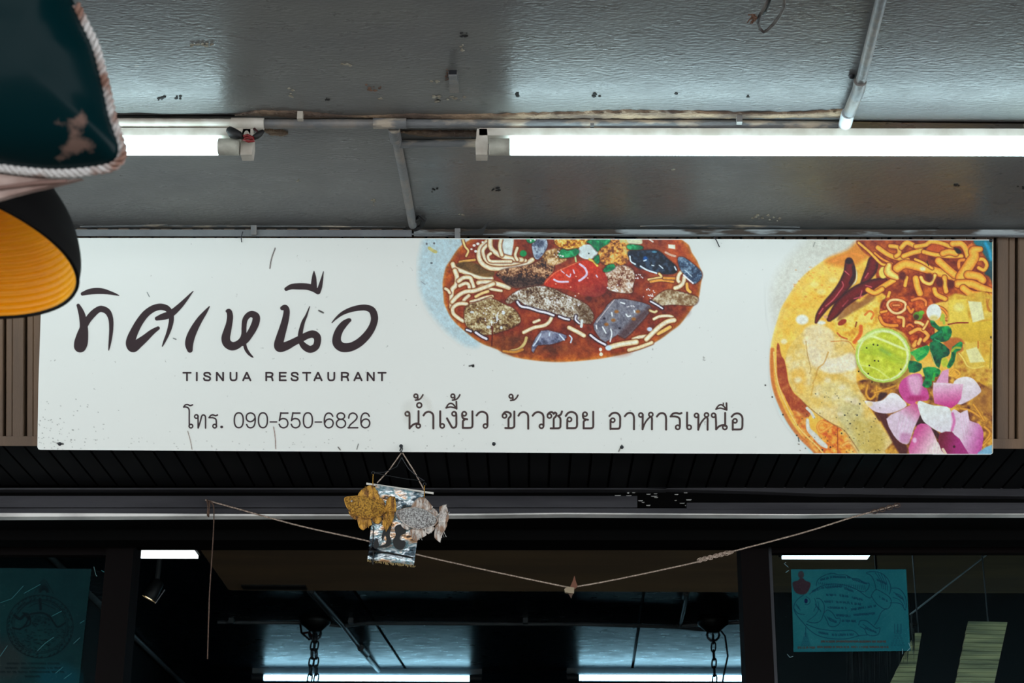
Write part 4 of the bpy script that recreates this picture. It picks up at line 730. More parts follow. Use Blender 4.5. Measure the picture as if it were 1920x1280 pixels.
e1 = MB(); q = [( -500,961.5,7),(0,961.5,7),(200,962,6),(400,963,4),(640,963.5,3.2),(900,962.5,3),(1060,961,2.6),(1300,962.5,2.4),(1500,963.5,2),(1640,962.5,1.2),(2500,963,1.2)]
for i in range(len(q)-1):
    (xa, ya_, ha), (xb, yb_, hb) = q[i], q[i+1]; e1.prism([on_y(xa, ya_, DB-.006), on_y(xb, yb_, DB-.006), on_y(xb, yb_+hb, DB-.006), on_y(xa, ya_+ha, DB-.006)], Vector((0,.036,0)))
e1.build('white_lip', M['whiteedge'], hd)
rr = random.Random(4); fl = MB()
for k in range(22):
    px, py = rr.uniform(1150,1300), rr.uniform(920,948); s1, s2 = rr.uniform(2,12), rr.uniform(.8,2); fl.prism([on_y(px,py,DB+.028), on_y(px+s1,py-.3,DB+.028), on_y(px+s1*.8,py+s2,DB+.028), on_y(px+s1*.1,py+s2*.8,DB+.028)], Vector((0,.004,0)))
fl.build('paint_flakes', M['whiteedge'], hd, kind='stuff')
# shop-front frame
DG = 4.98
d1 = struct(slab('door_1', 240, 1400, 966, 1028, DG-.02, .02, M['header'], skew=0))
struct(slab('trim_4', -900, 2800, 962, 1012, DG-.16, .08, M['header']))
z_f = 0.02
def post(name, pxl_t, pxr_t, py_t, y, d, mt, parent=None):
    a = on_y(pxl_t, py_t, y); b = on_y(pxr_t, py_t, y); return MB().box((a.x, y, z_f), (b.x, y+d, a.z)).build(name, mt, parent)
w1 = struct(post('window_1', 201, 252, 1012, DG-.06, .1, M['frame'])); slab('head_frame', -900, 201, 1008, 1040, DG-.03, .03, M['frame'], w1)
w2 = struct(post('window_2', 1388, 1440, 1012, DG-.06, .1, M['frame'])); slab('head_frame', 1440, 2800, 1008, 1036, DG-.03, .03, M['frame'], w2)
a = on_y(1440, 1020, DG-.05); MB().box((a.x, DG-.03, z_f), (a.x+.012, DG+.02, a.z)).build('steel_bead', M['darksteel'], w2)
def glassmat():
    m, nt, b = nodes('pane_glass'); nt.nodes.remove(b); out = nt.nodes['Material Output']
    tr = nt.nodes.new('ShaderNodeBsdfTransparent'); tr.inputs[0].default_value = (.80,.92,.94,1); gl = nt.nodes.new('ShaderNodeBsdfGlossy'); gl.inputs['Roughness'].default_value = .02; gl.inputs[0].default_value = (.8,.95,1,1)
    fr = nt.nodes.new('ShaderNodeFresnel'); fr.inputs[0].default_value = 1.1; mx = nt.nodes.new('ShaderNodeMixShader'); nt.links.new(fr.outputs[0], mx.inputs[0]); nt.links.new(tr.outputs[0], mx.inputs[1]); nt.links.new(gl.outputs[0], mx.inputs[2]); nt.links.new(mx.outputs[0], out.inputs[0]); return m
M['glass'] = glassmat()
a = on_y(201, 1030, DG); MB().box((X0, DG-.006, .05), (a.x, DG, a.z)).build('pane', M['glass'], w1)
b = on_y(1440, 1026, DG); MB().box((b.x, DG-.006, .05), (X1, DG, b.z)).build('pane', M['glass'], w2)
struct(MB().box((X0-.12, DH+.1, 0), (X0, 13.2, ZC+.1)).build('wall_left', M['wall_out'])); struct(MB().box((X1, DH+.1, 0), (X1+.12, 13.2, ZC+.1)).build('wall_right', M['wall_out']))
# --- strip between ceiling and cladding, above the sign
t5 = struct(mk('trim_5', *(lambda q: (q.V, q.F))(MB().prism([on_pl(-600,429,.03), on_pl(772,431,.03), on_pl(772,443.5,.03), on_pl(-600,441,.03)], -SN*.028)), M['strip']))
t6 = struct(mk('trim_6', *(lambda q: (q.V, q.F))(MB().prism([on_pl(776,430,.026), on_pl(2500,430.5,.026), on_pl(2500,445.5,.026), on_pl(776,442.5,.026)], -SN*.024)), M['stripbrown']))
MB().tube([on_pl(772,439,.032), on_pl(1100,440,.032), on_pl(1340,441,.032), on_pl(2500,442,.032)], .0022, 6).build('beading', M['strip'], t6)
for px, py in ((476, 431), (858, 437)): MB().obox(on_pl(px, py, .036), Vector((.007,0,0)), SU*.012, SN*.004).build('clip', M['grey'], t5)
# ================================================================== SIGN
so = .040
sgc = on_pl(966, 648, so); sign = thing('shop_sign', on_pl(966, 847, so), 'long white restaurant sign board with dark lettering and two bowls of noodles printed on it', 'sign')
def signmat():
    m, nt, b = nodes('sign_face'); b.inputs['Roughness'].default_value = .42; b.inputs['Specular IOR Level'].default_value = .4
    geo = nt.nodes.new('ShaderNodeNewGeometry')
    n1 = nt.nodes.new('ShaderNodeTexNoise'); n1.inputs['Scale'].default_value = 3; n1.inputs['Detail'].default_value = 3; nt.links.new(geo.outputs['Position'], n1.inputs['Vector'])
    r1 = nt.nodes.new('ShaderNodeValToRGB'); e = r1.color_ramp.elements; e[0].position = .3; e[1].position = .7; e[0].color = (*lin((235,237,232)), 1); e[1].color = (*lin((237,239,234)), 1); nt.links.new(n1.outputs[0], r1.inputs[0])
    n2 = nt.nodes.new('ShaderNodeTexNoise'); n2.inputs['Scale'].default_value = 70; n2.inputs['Detail'].default_value = 9; nt.links.new(geo.outputs['Position'], n2.inputs['Vector'])
    r2 = nt.nodes.new('ShaderNodeValToRGB'); e = r2.color_ramp.elements; e[0].position = .70; e[1].position = .76; e[0].color = (0,0,0,1); e[1].color = (.55,.55,.55,1); nt.links.new(n2.outputs[0], r2.inputs[0])
    mx = nt.nodes.new('ShaderNodeMix'); mx.data_type = 'RGBA'; nt.links.new(r2.outputs[0], mx.inputs[0]); nt.links.new(r1.outputs[0], mx.inputs[6]); mx.inputs[7].default_value = (*lin((120,116,108)), 1); nt.links.new(mx.outputs[2], b.inputs['Base Color'])
    bp = nt.nodes.new('ShaderNodeBump'); bp.inputs['Strength'].default_value = .12; bp.inputs['Distance'].default_value = .004; n3 = nt.nodes.new('ShaderNodeTexNoise'); n3.inputs['Scale'].default_value = 14; nt.links.new(geo.outputs['Position'], n3.inputs['Vector']); nt.links.new(n3.outputs[0], bp.inputs['Height']); nt.links.new(bp.outputs[0], b.inputs['Normal'])
    return m
M['sign'] = signmat()
out_ = [(81,446),(400,446),(900,446.5),(1862,450),(1862,700),(1860,846),(1859,850),(1855,852),(1300,850),(900,848),(400,845),(76,843),(72,842),(70,838),(72,720),(76,600)]
MB().prism([on_pl(x, y, so) for x, y in out_], -SN*.012).build('board', M['sign'], sign)
BASE = (236,238,233); PM = print_mat('food_print', 1.0, .42); M['ink'] = print_mat('ink_print', 1.0, .5, .3)
pl = lambda x, y: on_pl(x, y, so+.0006)
def clip_canvas(c, x1=1861.5):
    top_ = 446.2+(c.X-70)*.0021; c.A = c.A*np.clip(c.Y-top_, 0, 1)*np.clip(851.5-c.Y-(1860-c.X)*.0045, 0, 1)*np.clip(x1-c.X, 0, 1); c.A[(c.X > 1856) & (c.Y > 846) & ((c.X-1856)**2+(c.Y-846)**2 > 28)] = 0
c1 = paint_soup(); clip_canvas(c1); tag(c1.build('printed_soup_bowl', PM, sign, pl, BASE), 'printed bowl of red broth noodles with meat, tofu cubes and a dried tomato')
c2 = paint_curry(); clip_canvas(c2); tag(c2.build('printed_curry_bowl', PM, sign, pl, BASE), 'printed bowl of yellow curry noodles with lime, chilies, shallots and a chicken leg')
INK = (50, 34, 38)
def letter_canvas(x0, y0, x1, y1, strokes, step=.5, ink=INK):
    c = Canvas(x0, y0, x1, y1, step); c.C[:] = np.array(ink)/255.
    for P, w_, cl, sm in strokes: c.stroke(P, w_, ink, soft=.7, n=6 if sm else 1, closed=cl)
    c.C[:] = np.array(ink)/255.; return c
pl2 = lambda x, y: on_pl(x, y, so+.0009)
tag(letter_canvas(130, 500, 720, 680, [(P, None, False, True) if False else ([(a, b) for a, b, _ in P], [q for _, _, q in P], False, True) for P in letters_main()]).build('brush_lettering', M['ink'], sign, pl2, BASE), 'large dark brush-style Thai lettering')
def words(name, y0, y1, strokes, cuts, labels, ink=INK):
    for k in range(len(cuts)-1):
        a_, b_ = cuts[k], cuts[k+1]; st = [q for q in strokes if a_ <= np.mean([p[0] for p in q[0]]) < b_]
        tag(letter_canvas(a_, y0, b_, y1, st, ink=ink).build(name, M['ink'], sign, pl2, BASE), labels[k])
words('capital_lettering', 692, 718, letters_latin(), [340, 481, 728], ['spaced dark capitals reading TISNUA', 'spaced dark capitals reading RESTAURANT'])
words('phone_lettering', 752, 808, letters_phone(), [340, 427, 700], ['short dark Thai word before the phone number', 'dark phone number 090-550-6826'])
words('menu_lettering', 734, 810, letters_menu(), [754, 928, 1130, 1400], ['first thin dark Thai dish name', 'second thin dark Thai dish name', 'third thin dark Thai dish name'], (66,48,46))
# stains and scratches lying on the print
cs = Canvas(66, 446, 1440, 850, 1); rq = np.random.RandomState(2)
for P, w_, col in [([(516,465),(509,485),(506,503)],2,(90,60,54)),([(352,808),(357,826),(360,842)],1.4,(150,126,110)),([(513,800),(516,820),(517,841)],1.6,(150,110,96)),([(108,831),(118,832)],3.5,(40,36,34)),([(598,582),(606,586)],3,(60,50,50)),([(880,686),(888,684)],2.6,(30,28,28)),([(634,838),(638,843)],2,(70,50,40)),([(672,832),(669,842)],1.4,(60,56,50)),([(925,830),(927,832)],3,(30,26,26)),([(1166,834),(1160,846)],2,(80,74,60)),([(276,548),(280,556)],1.4,(140,150,150)),([(325,634),(330,636)],1.8,(90,96,96)),([(1262,352),(1262,353)],1,(0,0,0))]: cs.stroke(P, w_, col, op=.8)
cs.poly([(790,742),(800,765),(810,770),(806,750)], (190,170,150), soft=8, op=.1); cs.poly([(755,760),(775,752),(772,780),(760,790)], (190,180,160), soft=10, op=.08)
for k in range(70): x = 72+abs(rq.normal())*60; y = 842-abs(rq.normal())*40; cs.ell(x, y, rq.uniform(.5,1.3), rq.uniform(.4,1.1), (110,108,104), soft=1, op=.6)
for k in range(60): x = rq.uniform(80,900); y = 842-abs(rq.normal())*14; cs.ell(x, y, rq.uniform(.5,1.5), rq.uniform(.4,.8), (140,134,124), soft=1, op=.5)
cs.A[(cs.X < 72)] = 0; cs.build('stains', M['ink'], sign, lambda x, y: on_pl(x, y, so+.0012))['kind'] = 'stuff'
for px, py in [(1858,451),(112,832),(752,836),(926,832),(1166,838)]: MB().rev(on_pl(px, py, so), SN, [(.0,.003),(.003,.0028),(.0045,.0015),(.0048,0)], 10).build('nail', M['darksteel'], sign, True)
for P in [[(455,434),(452,445),(453,454)],[(1338,442),(1344,452),(1349,463)]]: MB().tube([on_pl(x, y, so+.006) for x, y in P], .0013, 5).build('tie_wire', M['darksteel'], sign)
# ================================================================== CEILING FITTINGS
def pipe(name, P, r, mt, parent=None, label=None, cat=None, n=12, z=None, **k):
    z = ZC-r if z is None else z; Q = [on_z(x, y, z) for x, y in P]; o = MB().tube(Q, r, n).build(name, mt, parent, True, **k); autosmooth(o)
    if label: tag(o, label, cat)
    return o
RC = .0105
cm = thing('conduit', on_z(1000, 232, ZC), 'long chipped grey conduit running along the ceiling behind the tube lamps', 'conduit')
pipe('pipe_run', [(493,232),(720,231.5)], RC, M['grey'], cm); pipe('pipe_run', [(755,231.5),(1100,232),(1400,234),(1585,236)], RC, M['greychip'], cm)
pipe('coupling', [(700,231),(762,231)], .0125, M['greychip'], cm)
pipe('white_pipe', [(-600,228),(235,229.5),(436,231)], .0108, M['white_pvc'], cm)
pipe('tee_fitting', [(434,231),(495,232)], .0135, M['white_pvc'], cm)
def clip(px, py, mt, w_=.008): return MB().obox(on_z(px, py, ZC-.012), Vector((w_,0,0)), Vector((0,.007,0)), Vector((0,0,.009))).build('pipe_clip', mt, cm)
clip(563, 218, M['white_pvc'], .006); clip(1386, 224, M['grey'], .006); clip(1110, 232, M['grey'], .004)
# branch at the left lamp
a = on_z(463, 236, ZC-.012); DT = on_z(960, 236, ZC-.02).y-.0
MB().tube([a, on_y(463, 262, DT)], .0085, 12).build('drop_stem', M['white_pvc'], cm, True)
wires = thing('taped_wires', on_y(462, 250, DT-.02), 'black taped wire joints and red wire by the left lamp end', 'wire')
MB().tube([on_y(430,243,DT-.02), on_y(437,250,DT-.025), on_y(449,254,DT-.03), on_y(456,258,DT-.022)], [.0085,.012,.009,.005], 10).build('tape_wrap', M['black'], wires, True)
MB().tube([on_y(494,245,DT-.02), on_y(488,250,DT-.02), on_y(480,256,DT-.025), on_y(470,261,DT-.022)], [.004,.0065,.007,.004], 10).build('tape_wrap', M['black'], wires, True)
MB().tube([on_y(x,y,DT-.03) for x, y in [(456,256),(464,253),(474,258),(476,264),(466,265),(457,262),(462,258),(472,260)]], .0032, 8).build('red_wire', M['redwire'], wires, True)
MB().tube([on_y(x,y,DT-.02) for x, y in [(476,241),(483,247),(479,256),(471,262)]], .003, 8).build('red_wire', mat('dark_red_wire', (60,16,22), .4), wires, True)
def tube_lamp(name, pxe, side, label, L=1.2):
    """pxe: pixel of the visible glass end; side +1 when the tube runs right"""
    e = on_y(pxe, 275.5, DT); r = .0186; X = Vector((side,0,0)); root = thing(name, Vector((e.x, DT, ZC)), label, 'lamp', 'tube lamps under the porch ceiling')
    o = MB().tube([e, e+X*L], r, 24).build('glass_tube', M['tube'], root, True); autosmooth(o)
    for s0, d in ((0, -1), (L, 1)):
        p = e+X*s0; q = X*d
        autosmooth(MB().tube([p+q*.001, p+q*.003, p+q*.046, p+q*.048], [r*.9, r*1.02, r*1.02, r*.9], 20).build('end_cap', M['socket'], root))
        c_ = p+q*.064; MB().prism([c_+Vector((x_, 0, z_)) for x_, z_ in ((-.013,-.0185),(.012,-.0185),(.014,.006),(.011,.045),(-.011,.045),(-.014,.008))], Vector((0,.03,0))).build('lampholder', M['white_pvc'], root, origin=None)
    b0 = on_y(pxe, 250, DT+.012); a_ = Vector((e.x-side*.07, b0.y, b0.z)); b_ = Vector((e.x+side*(L+.05), b0.y, b0.z))
    lo, hi = min(a_.x, b_.x), max(a_.x, b_.x)
    MB().prism([Vector((lo, DT+.0, b0.z-.011)), Vector((lo, DT+.0, b0.z+.007)), Vector((lo, DT+.010, b0.z+.012)), Vector((lo, DT+.034, b0.z+.012)), Vector((lo, DT+.04, b0.z-.011))], Vector((hi-lo,0,0))).build('batten', M['white_pvc'], root)
    for t in (.08, .5, .92): MB().box((lo+(hi-lo)*t-.01, DT+.012, b0.z+.012), (lo+(hi-lo)*t+.01, DT+.03, ZC)).build('bracket', M['grey'], root)
    return root
tl = tube_lamp('tube_lamp', 958, 1, 'lit white tube lamp over the noodle bowls, to the right of the pipe junction')
tl2 = tube_lamp('tube_lamp', 408, -1, 'lit white tube lamp at left, partly behind the dark green padded cover')
p2 = thing('conduit', on_z(760, 330, ZC), 'short grey pipe dropping from the coupling to the top of the sign', 'conduit')
P_ = [on_z(738,238,ZC-.012), on_z(742,262,ZC-.011)]; autosmooth(MB().tube(P_, .0135, 14).build('elbow', M['greychip'], p2, True)); pipe('pipe_run', [(742,255),(757,330),(774,422)], .0105, M['grey'], p2)
pipe('stub_pipe', [(748,270),(895,268)], .0098, M['greychip'], p2)
p3 = thing('conduit', on_z(1620, 110, ZC), 'glossy grey conduit running toward the viewer at upper right', 'conduit')
pipe('pipe_run', [(1700,-180),(1652,0),(1612,160)], .0112, M['grey'], p3); pipe('sleeve', [(1613,152),(1610,168),(1590,216)], .0135, M['grey'], p3); pipe('elbow', [(1590,212),(1586,228),(1583,238)], .0145, mat('pale_elbow', (186,192,196), .35), p3)
MB().rev(on_z(1597,142,ZC-.001), Vector((0,0,-1)), [(.0,.008),(.005,.007),(.007,0)], 10).build('screw', M['darksteel'], p3, True)
# bare plaster ridges along the joint
def ridge(P, h0, name='plaster_ridge', mt='plaster', seed=1, t=.006):
    r_ = random.Random(seed); mb = MB(); N = 70; Q = crom(np.array(P, float), 12); n = len(Q); V = []
    for i, (x, y, w_) in enumerate(Q):
        a_ = w_*(1+.35*(r_.random()-.5)); V += [on_z(x, y-a_, ZC), on_z(x, y-a_*.4, ZC-t*(.6+.6*r_.random())), on_z(x, y+a_*.5, ZC-t*(.6+.6*r_.random())), on_z(x, y+a_, ZC)]
    Fc = [(i*4+k, (i+1)*4+k, (i+1)*4+k+1, i*4+k+1) for i in range(n-1) for k in range(3)]; return mb.add(V, Fc)
pj = struct(ridge([(440,216,1),(480,212,5),(520,213,6),(580,216,7),(640,218,3),(700,219,3),(760,218,5),(880,220,6),(1000,218,7),(1100,216,8),(1200,215,9),(1300,215,8),(1400,216,6),(1500,215,6),(1585,212,8)], 0).build('trim_7', M['plaster'], None, True))
ridge([(748,247,2),(800,250,6),(850,250,6),(893,250,6)], 0, seed=4).build('plaster_patch', M['plaster'], pj, True); ridge([(495,244,3),(510,248,6),(530,249,6),(540,250,2)], 0, seed=5, t=.003).build('plaster_patch', M['plaster'], pj, True)
ridge([(-300,219,1.5),(200,218,2),(440,217,2)], 0, mt='black', seed=6).build('joint_line', M['slatgap'], pj, True); ridge([(1600,227,1.2),(1760,229,1.4),(2300,233,1.4)], 0, seed=7, t=.002).build('joint_line', M['slatgap'], pj, True)
ridge([(150,426,2),(300,424,3),(340,425,3),(560,425,2),(760,426,1)], 0, seed=8, t=.002).build('plaster_patch', M['greychip'], pj, True); ridge([(1200,424,1),(1280,424,3),(1400,426,4),(1500,427,2)], 0, seed=9, t=.002).build('plaster_patch', M['greychip'], pj, True)
# paint chips and drill holes: small raised flakes
def flakes(px, py, rx, ry, n, mt, seed, name='paint_chip'):
    r_ = random.Random(seed); mb = MB()
    for k in range(n):
        x = px+rx*(r_.random()*2-1)*r_.random()**.3; y = py+ry*(r_.random()*2-1); s_ = r_.uniform(.8, 3.2); q = [(x+s_*math.cos(a_)*r_.uniform(.7,1.5), y+s_*.6*math.sin(a_)*r_.uniform(.6,1.3)) for a_ in np.linspace(0, 6.28, 7, endpoint=False)]
        mb.prism([on_z(u_, v_, ZC-.0012-.0001*k) for u_, v_ in q], Vector((0,0,.0011)))
    return mb.build(name, mt, pj, kind='stuff')
flk = mat('paint_flake', (172,166,150), .8, rgb2=(134,124,108), scale=60); fbr = mat('brown_scar', (128,96,78), .9, rgb2=(90,70,60), scale=60); fdk = mat('drill_hole', (26,24,24), .9)
flakes(380,85,26,3,16,flk,1); flakes(868,66,8,4,8,fdk,2); flakes(866,90,4,7,5,flk,3); flakes(648,122,13,2,7,flk,4); flakes(700,166,16,7,10,fbr,5); flakes(712,184,5,2,3,flk,6); flakes(820,186,12,6,12,flk,7); flakes(856,185,20,4,9,flk,8); flakes(822,190,8,3,4,fdk,9)
flakes(545,178,12,12,6,flk,10); flakes(611,186,5,2,3,fdk,11); flakes(304,186,10,4,9,fdk,12); flakes(334,183,6,3,5,fdk,13); flakes(840,140,5,12,10,fbr,14); flakes(815,154,12,1.4,5,flk,15); flakes(816,357,7,4,7,fdk,16); flakes(930,355,9,3,6,fdk,17); flakes(1262,320,3,3,2,flk,18); flakes(1795,349,7,3,5,fdk,19); flakes(1914,352,7,3,5,fdk,20)
flakes(1118,178,8,4,7,fdk,21); flakes(1267,178,3,2,2,fdk,22); flakes(1402,181,3,2,3,fdk,23); flakes(968,178,6,4,6,fdk,24); flakes(558,339,4,2,2,flk,25); flakes(695,380,10,7,5,flk,26); flakes(866,402,10,1.5,4,flk,27); flakes(1440,409,40,6,14,flk,28)
hk = thing('hook_bracket', on_z(848, 148, ZC), 'small bent grey metal bracket fixed to the bare ceiling', 'bracket')
a_ = on_z(849, 133, ZC); MB().box((a_.x-.010, a_.y-.0, ZC-.003), (a_.x+.010, a_.y+.09, ZC)).build('plate', M['grey'], hk); b_ = on_z(850, 160, ZC-.02)
MB().obox(on_z(849.5, 149, ZC-.02), Vector((.0085,0,0)), Vector((0,.026,.004)), Vector((0,.0,.0015))).build('tongue', M['grey'], hk)
MB().box((a_.x-.0085, a_.y-.004, ZC-.02), (a_.x+.0085, a_.y, ZC)).build('bend', M['darksteel'], hk)
lw = thing('wire_loop', on_z(1440, 10, ZC), 'looped dark wire with a frayed end hanging from the ceiling at top right', 'wire')
zz_ = ZC-.03
MB().tube([on_z(1442,-30,ZC-.002)]+[on_z(x, y, zz_) for x, y in [(1440,0),(1434,14),(1425,28),(1421,42),(1424,54),(1431,60),(1440,56),(1452,44),(1463,28),(1470,12),(1471,-10)]]+[on_z(1472,-40,ZC-.002)], .0034, 8).build('loop', mat('wire_dark', (44,30,30), .6, rgb2=(96,92,88), scale=30), lw, True)
MB().tube([on_z(x, y, zz_) for x, y in [(1448,-20),(1442,4),(1436,18),(1432,26)]], .0036, 8).build('strand', M['black'], lw, True)
fr_ = MB(); r_ = random.Random(3)
for k in range(14): fr_.tube([on_z(1420,34,zz_), on_z(1412+r_.uniform(-3,4), 34+r_.uniform(-8,6), zz_-.004), on_z(1406+r_.uniform(-5,8), 36+r_.uniform(-13,10), zz_-.006)], .0012, 5)
fr_.build('frayed_end', mat('fray_brown', (104,72,56), .9), lw, kind='stuff')
rgs = thing('tape_tail', on_z(905, 424, ZC), 'scrap of black tape sticking out above the left bowl', 'tape'); MB().prism([on_pl(x, y, .05) for x, y in [(892,440),(905,441),(916,416),(910,420),(904,428),(860,436)]], -SN*.002).build('strip', M['black'], rgs); MB().tube([on_z(x, y, ZC-.01) for x, y in [(778,414),(786,407),(795,412),(790,424),(778,430)]], .006, 6).build('wire_end', M['black'], rgs)
# ================================================================== HANGING ORNAMENTS
YM = on_pl(752, 845, so).y-.012
def Q(x, y, off=0.): return on_y(620+x/4.923, 820+y/4.923, YM-off)
mob = thing('foil_banner', Q(650,75), 'crumpled shiny foil banner on a thin white rod hanging below the sign edge', 'ornament')
MB().tube([Q(330,425), Q(640,470), Q(950,515)], .0028, 8).build('rod', mat('white_rod', (220,214,206), .5), mob, True)
cords = MB(); cords.tube([Q(650,145), Q(540,300), Q(430,418)], .0016, 6); cords.tube([Q(665,145), Q(770,310), Q(865,490)], .0016, 6); cords.build('cord', M['rope'], mob)
MB().tube([Q(640,70), Q(655,85), Q(662,105), Q(650,140), Q(640,120), Q(655,80)], .0018, 6).build('hook', M['darksteel'], mob)
cw = MB(); cw.tube([Q(655,185,.01), Q(610,270,.01), Q(500,320,.01), Q(400,325,.01)], .0012, 5); cw.tube([Q(655,185,.01), Q(720,290,.01), Q(800,360,.01), Q(865,400,.01)], .0012, 5); cw.tube([Q(400,325,.01), Q(520,350,.012), Q(680,380,.012), Q(850,400,.01)], .0011, 5); cw.build('hanging_thread', M['darksteel'], mob)
def foilmat():
    m, nt, b = nodes('foil'); b.inputs['Metallic'].default_value = .5; b.inputs['Roughness'].default_value = .22
    geo = nt.nodes.new('ShaderNodeNewGeometry')
    mp = nt.nodes.new('ShaderNodeMapping'); mp.inputs['Scale'].default_value = (1,1,1.8); nt.links.new(geo.outputs['Position'], mp.inputs[0])
    n1 = nt.nodes.new('ShaderNodeTexNoise'); n1.inputs['Scale'].default_value = 22; n1.inputs['Detail'].default_value = 5; nt.links.new(mp.outputs[0], n1.inputs['Vector'])
    r1 = nt.nodes.new('ShaderNodeValToRGB'); cr = r1.color_ramp; cols = [(.30,(20,18,24)),(.40,(70,92,104)),(.46,(226,232,236)),(.52,(120,160,170)),(.57,(238,230,224)),(.63,(232,180,130)),(.68,(60,44,44)),(.76,(230,226,222))]
    cr.elements[0].position = cols[0][0]; cr.elements[0].color = (*lin(cols[0][1]),1); cr.elements[1].position = cols[-1][0]; cr.elements[1].color = (*lin(cols[-1][1]),1)
    for p_, c_ in cols[1:-1]: e = cr.elements.new(p_); e.color = (*lin(c_),1)
    nt.links.new(n1.outputs[0], r1.inputs[0]); nt.links.new(r1.outputs[0], b.inputs['Base Color'])
    n2 = nt.nodes.new('ShaderNodeTexNoise'); n2.inputs['Scale'].default_value = 60; nt.links.new(mp.outputs[0], n2.inputs['Vector']); bp = nt.nodes.new('ShaderNodeBump'); bp.inputs['Strength'].default_value = .8; bp.inputs['Distance'].default_value = .006
    nt.links.new(n2.outputs[0], bp.inputs['Height']); nt.links.new(bp.outputs[0], b.inputs['Normal']); return m
M['foil'] = foilmat()
N_, V, Fc = 22, [], []; rg = np.random.RandomState(6)
for j in range(N_+1):
    t = j/N_
    for i in range(N_//2*2+1):
        s_ = i/(N_//2*2); xl_ = 415+(340-415)*min(1, t*1.0); xr_ = 862+(768-862)*t; yl = 435+(1125-435)*t; yr = 512+(1180-512)*t
        V.append(Q(xl_+(xr_-xl_)*s_, yl+(yr-yl)*s_, .0+.004*math.sin(t*14+s_*3)+.002*rg.rand()))
nn = N_//2*2+1
for j in range(N_):
    for i in range(nn-1): Fc.append((j*nn+i, j*nn+i+1, (j+1)*nn+i+1, (j+1)*nn+i))
fo = mk('foil_sheet', V, Fc, M['foil'], mob, True); md = fo.modifiers.new('t', 'SOLIDIFY'); md.thickness = .0008
# black figures printed on the foil
for P in [[(480,870),(500,840),(540,800),(560,830),(545,900),(560,960),(530,1005),(470,1015),(440,1005),(500,985),(515,940),(500,900),(480,950),(470,920)],[(590,830),(640,800),(690,830),(690,880),(650,900),(640,940),(690,960),(680,1010),(640,1035),(590,1010),(575,950),(600,900)],[(395,980),(425,930),(445,985),(430,1020),(400,1020)],[(655,650),(690,620),(700,650),(670,680)]]:
    P2 = crom(np.array(P, float), 3, True); MB().prism([Q(x, y, .0095) for x, y in P2], Vector((0,.0015,0))).build('black_figure', M['black'], mob)
for k, y0 in enumerate((820, 1050)): MB().tube([Q(395,y0,.008), Q(390,y0+120,.008), Q(375,y0+(70 if k else 200),.008)], .0015, 5).build('black_figure', M['black'], mob)
MB().tube([Q(400,1050,.008), Q(520,1062,.009), Q(640,1085,.009), Q(760,1110,.008)], .0022, 5).build('black_figure', M['black'], mob)
fg = MB()
for k in range(34): t = k/33; x = 340+425*t; y = 1128+55*t; fg.tube([Q(x,y-4), Q(x+rg.uniform(-14,14), y+8+rg.rand()*12, .004), Q(x+rg.uniform(-8,16), y+rg.rand()*22, -.002)], .0011, 4)
fg.build('fringe', mat('gold_fringe', (176,150,100), .6), mob, kind='stuff')
def plate(P, t, off, name, mt, root, bulge=0., rays=0):
    P2 = crom(np.array(P, float), 2, True); cx, cy = P2.mean(0); n = len(P2); V = []; Fc = []; rings = [1., .8, .55, .3]
    for q in rings: V += [Q(cx+(x-cx)*q, cy+(y-cy)*q, off+bulge*(1-q*q)+(0 if q == 1 else (.0006 if int(i*rays/n*2)%2 else 0))) for i, (x, y) in enumerate(P2)]
    V.append(Q(cx, cy, off+bulge))
    for k in range(3): Fc += [(k*n+i, k*n+(i+1)%n, (k+1)*n+(i+1)%n, (k+1)*n+i) for i in range(n)]
    Fc += [(3*n+i, 3*n+(i+1)%n, 4*n) for i in range(n)]
    o = mk(name, V, Fc, mt, root, True); md = o.modifiers.new('t', 'SOLIDIFY'); md.thickness = t; return o
def fish(name, label, body, fins, eye, mb_, mf, top):
    root = thing(name, Q(*top, .014), label, 'ornament')
    plate(body, .002, .014, 'body', mb_, root, .012)
    P2 = crom(np.array(body, float), 3, True); MB().tube([Q(x, y, .0155) for x, y in P2], .0016, 6, closed=True).build('rim', mf, root, True)
    for nm, P in fins:
        plate(P, .0015, .012, nm, mf, root, .001, 14); 
    # ribs of each fin
    for nm, P in fins:
        P = np.array(P, float); c0 = np.array(body, float).mean(0); far = P[np.argmax(((P-c0)**2).sum(1))]; near = P[np.argmin(((P-c0)**2).sum(1))]; rb = MB()
        d = far-near; nrm = np.array([-d[1], d[0]])/max(1, np.hypot(*d)); wd = np.ptp((P-near)@nrm)
        m0 = ((P-near)@nrm).min()
        for k in range(1, 6):
            o_ = m0+wd*k/6; a0 = near+nrm*o_*.55+d*.18; a1 = near+nrm*o_*.9+d*.78; rb.tube([Q(*a0, .0135), Q(*((a0+a1)/2+nrm*2), .0142), Q(*a1, .0135)], .0009, 4)
        rb.build('fin_ribs', mb_, root)
    MB().rev(Q(*eye, .021), Vector((0,-1,0)), [(0,.005),(.0022,.004),(.003,0)], 12).build('eye', M['silver'], root, True)
    MB().tube([Q(*top, .014), Q(top[0], top[1]-60, .012), Q(top[0]+2, top[1]-110, .011)], .0012, 5).build('bead_string', M['gold'], root)
    c3 = Q(top[0]+2, top[1]-122, .011); MB().tube([c3+Vector((math.cos(t)*.0035, 0, math.sin(t)*.0035)) for t in np.linspace(0, 6.28, 12, endpoint=False)], .0009, 5, closed=True).build('ring', M['darksteel'], root)
    return root
gb = [(130,562),(160,548),(200,545),(260,540),(340,548),(420,580),(475,620),(500,660),(490,700),(450,725),(380,742),(300,742),(230,720),(180,680),(142,620)]
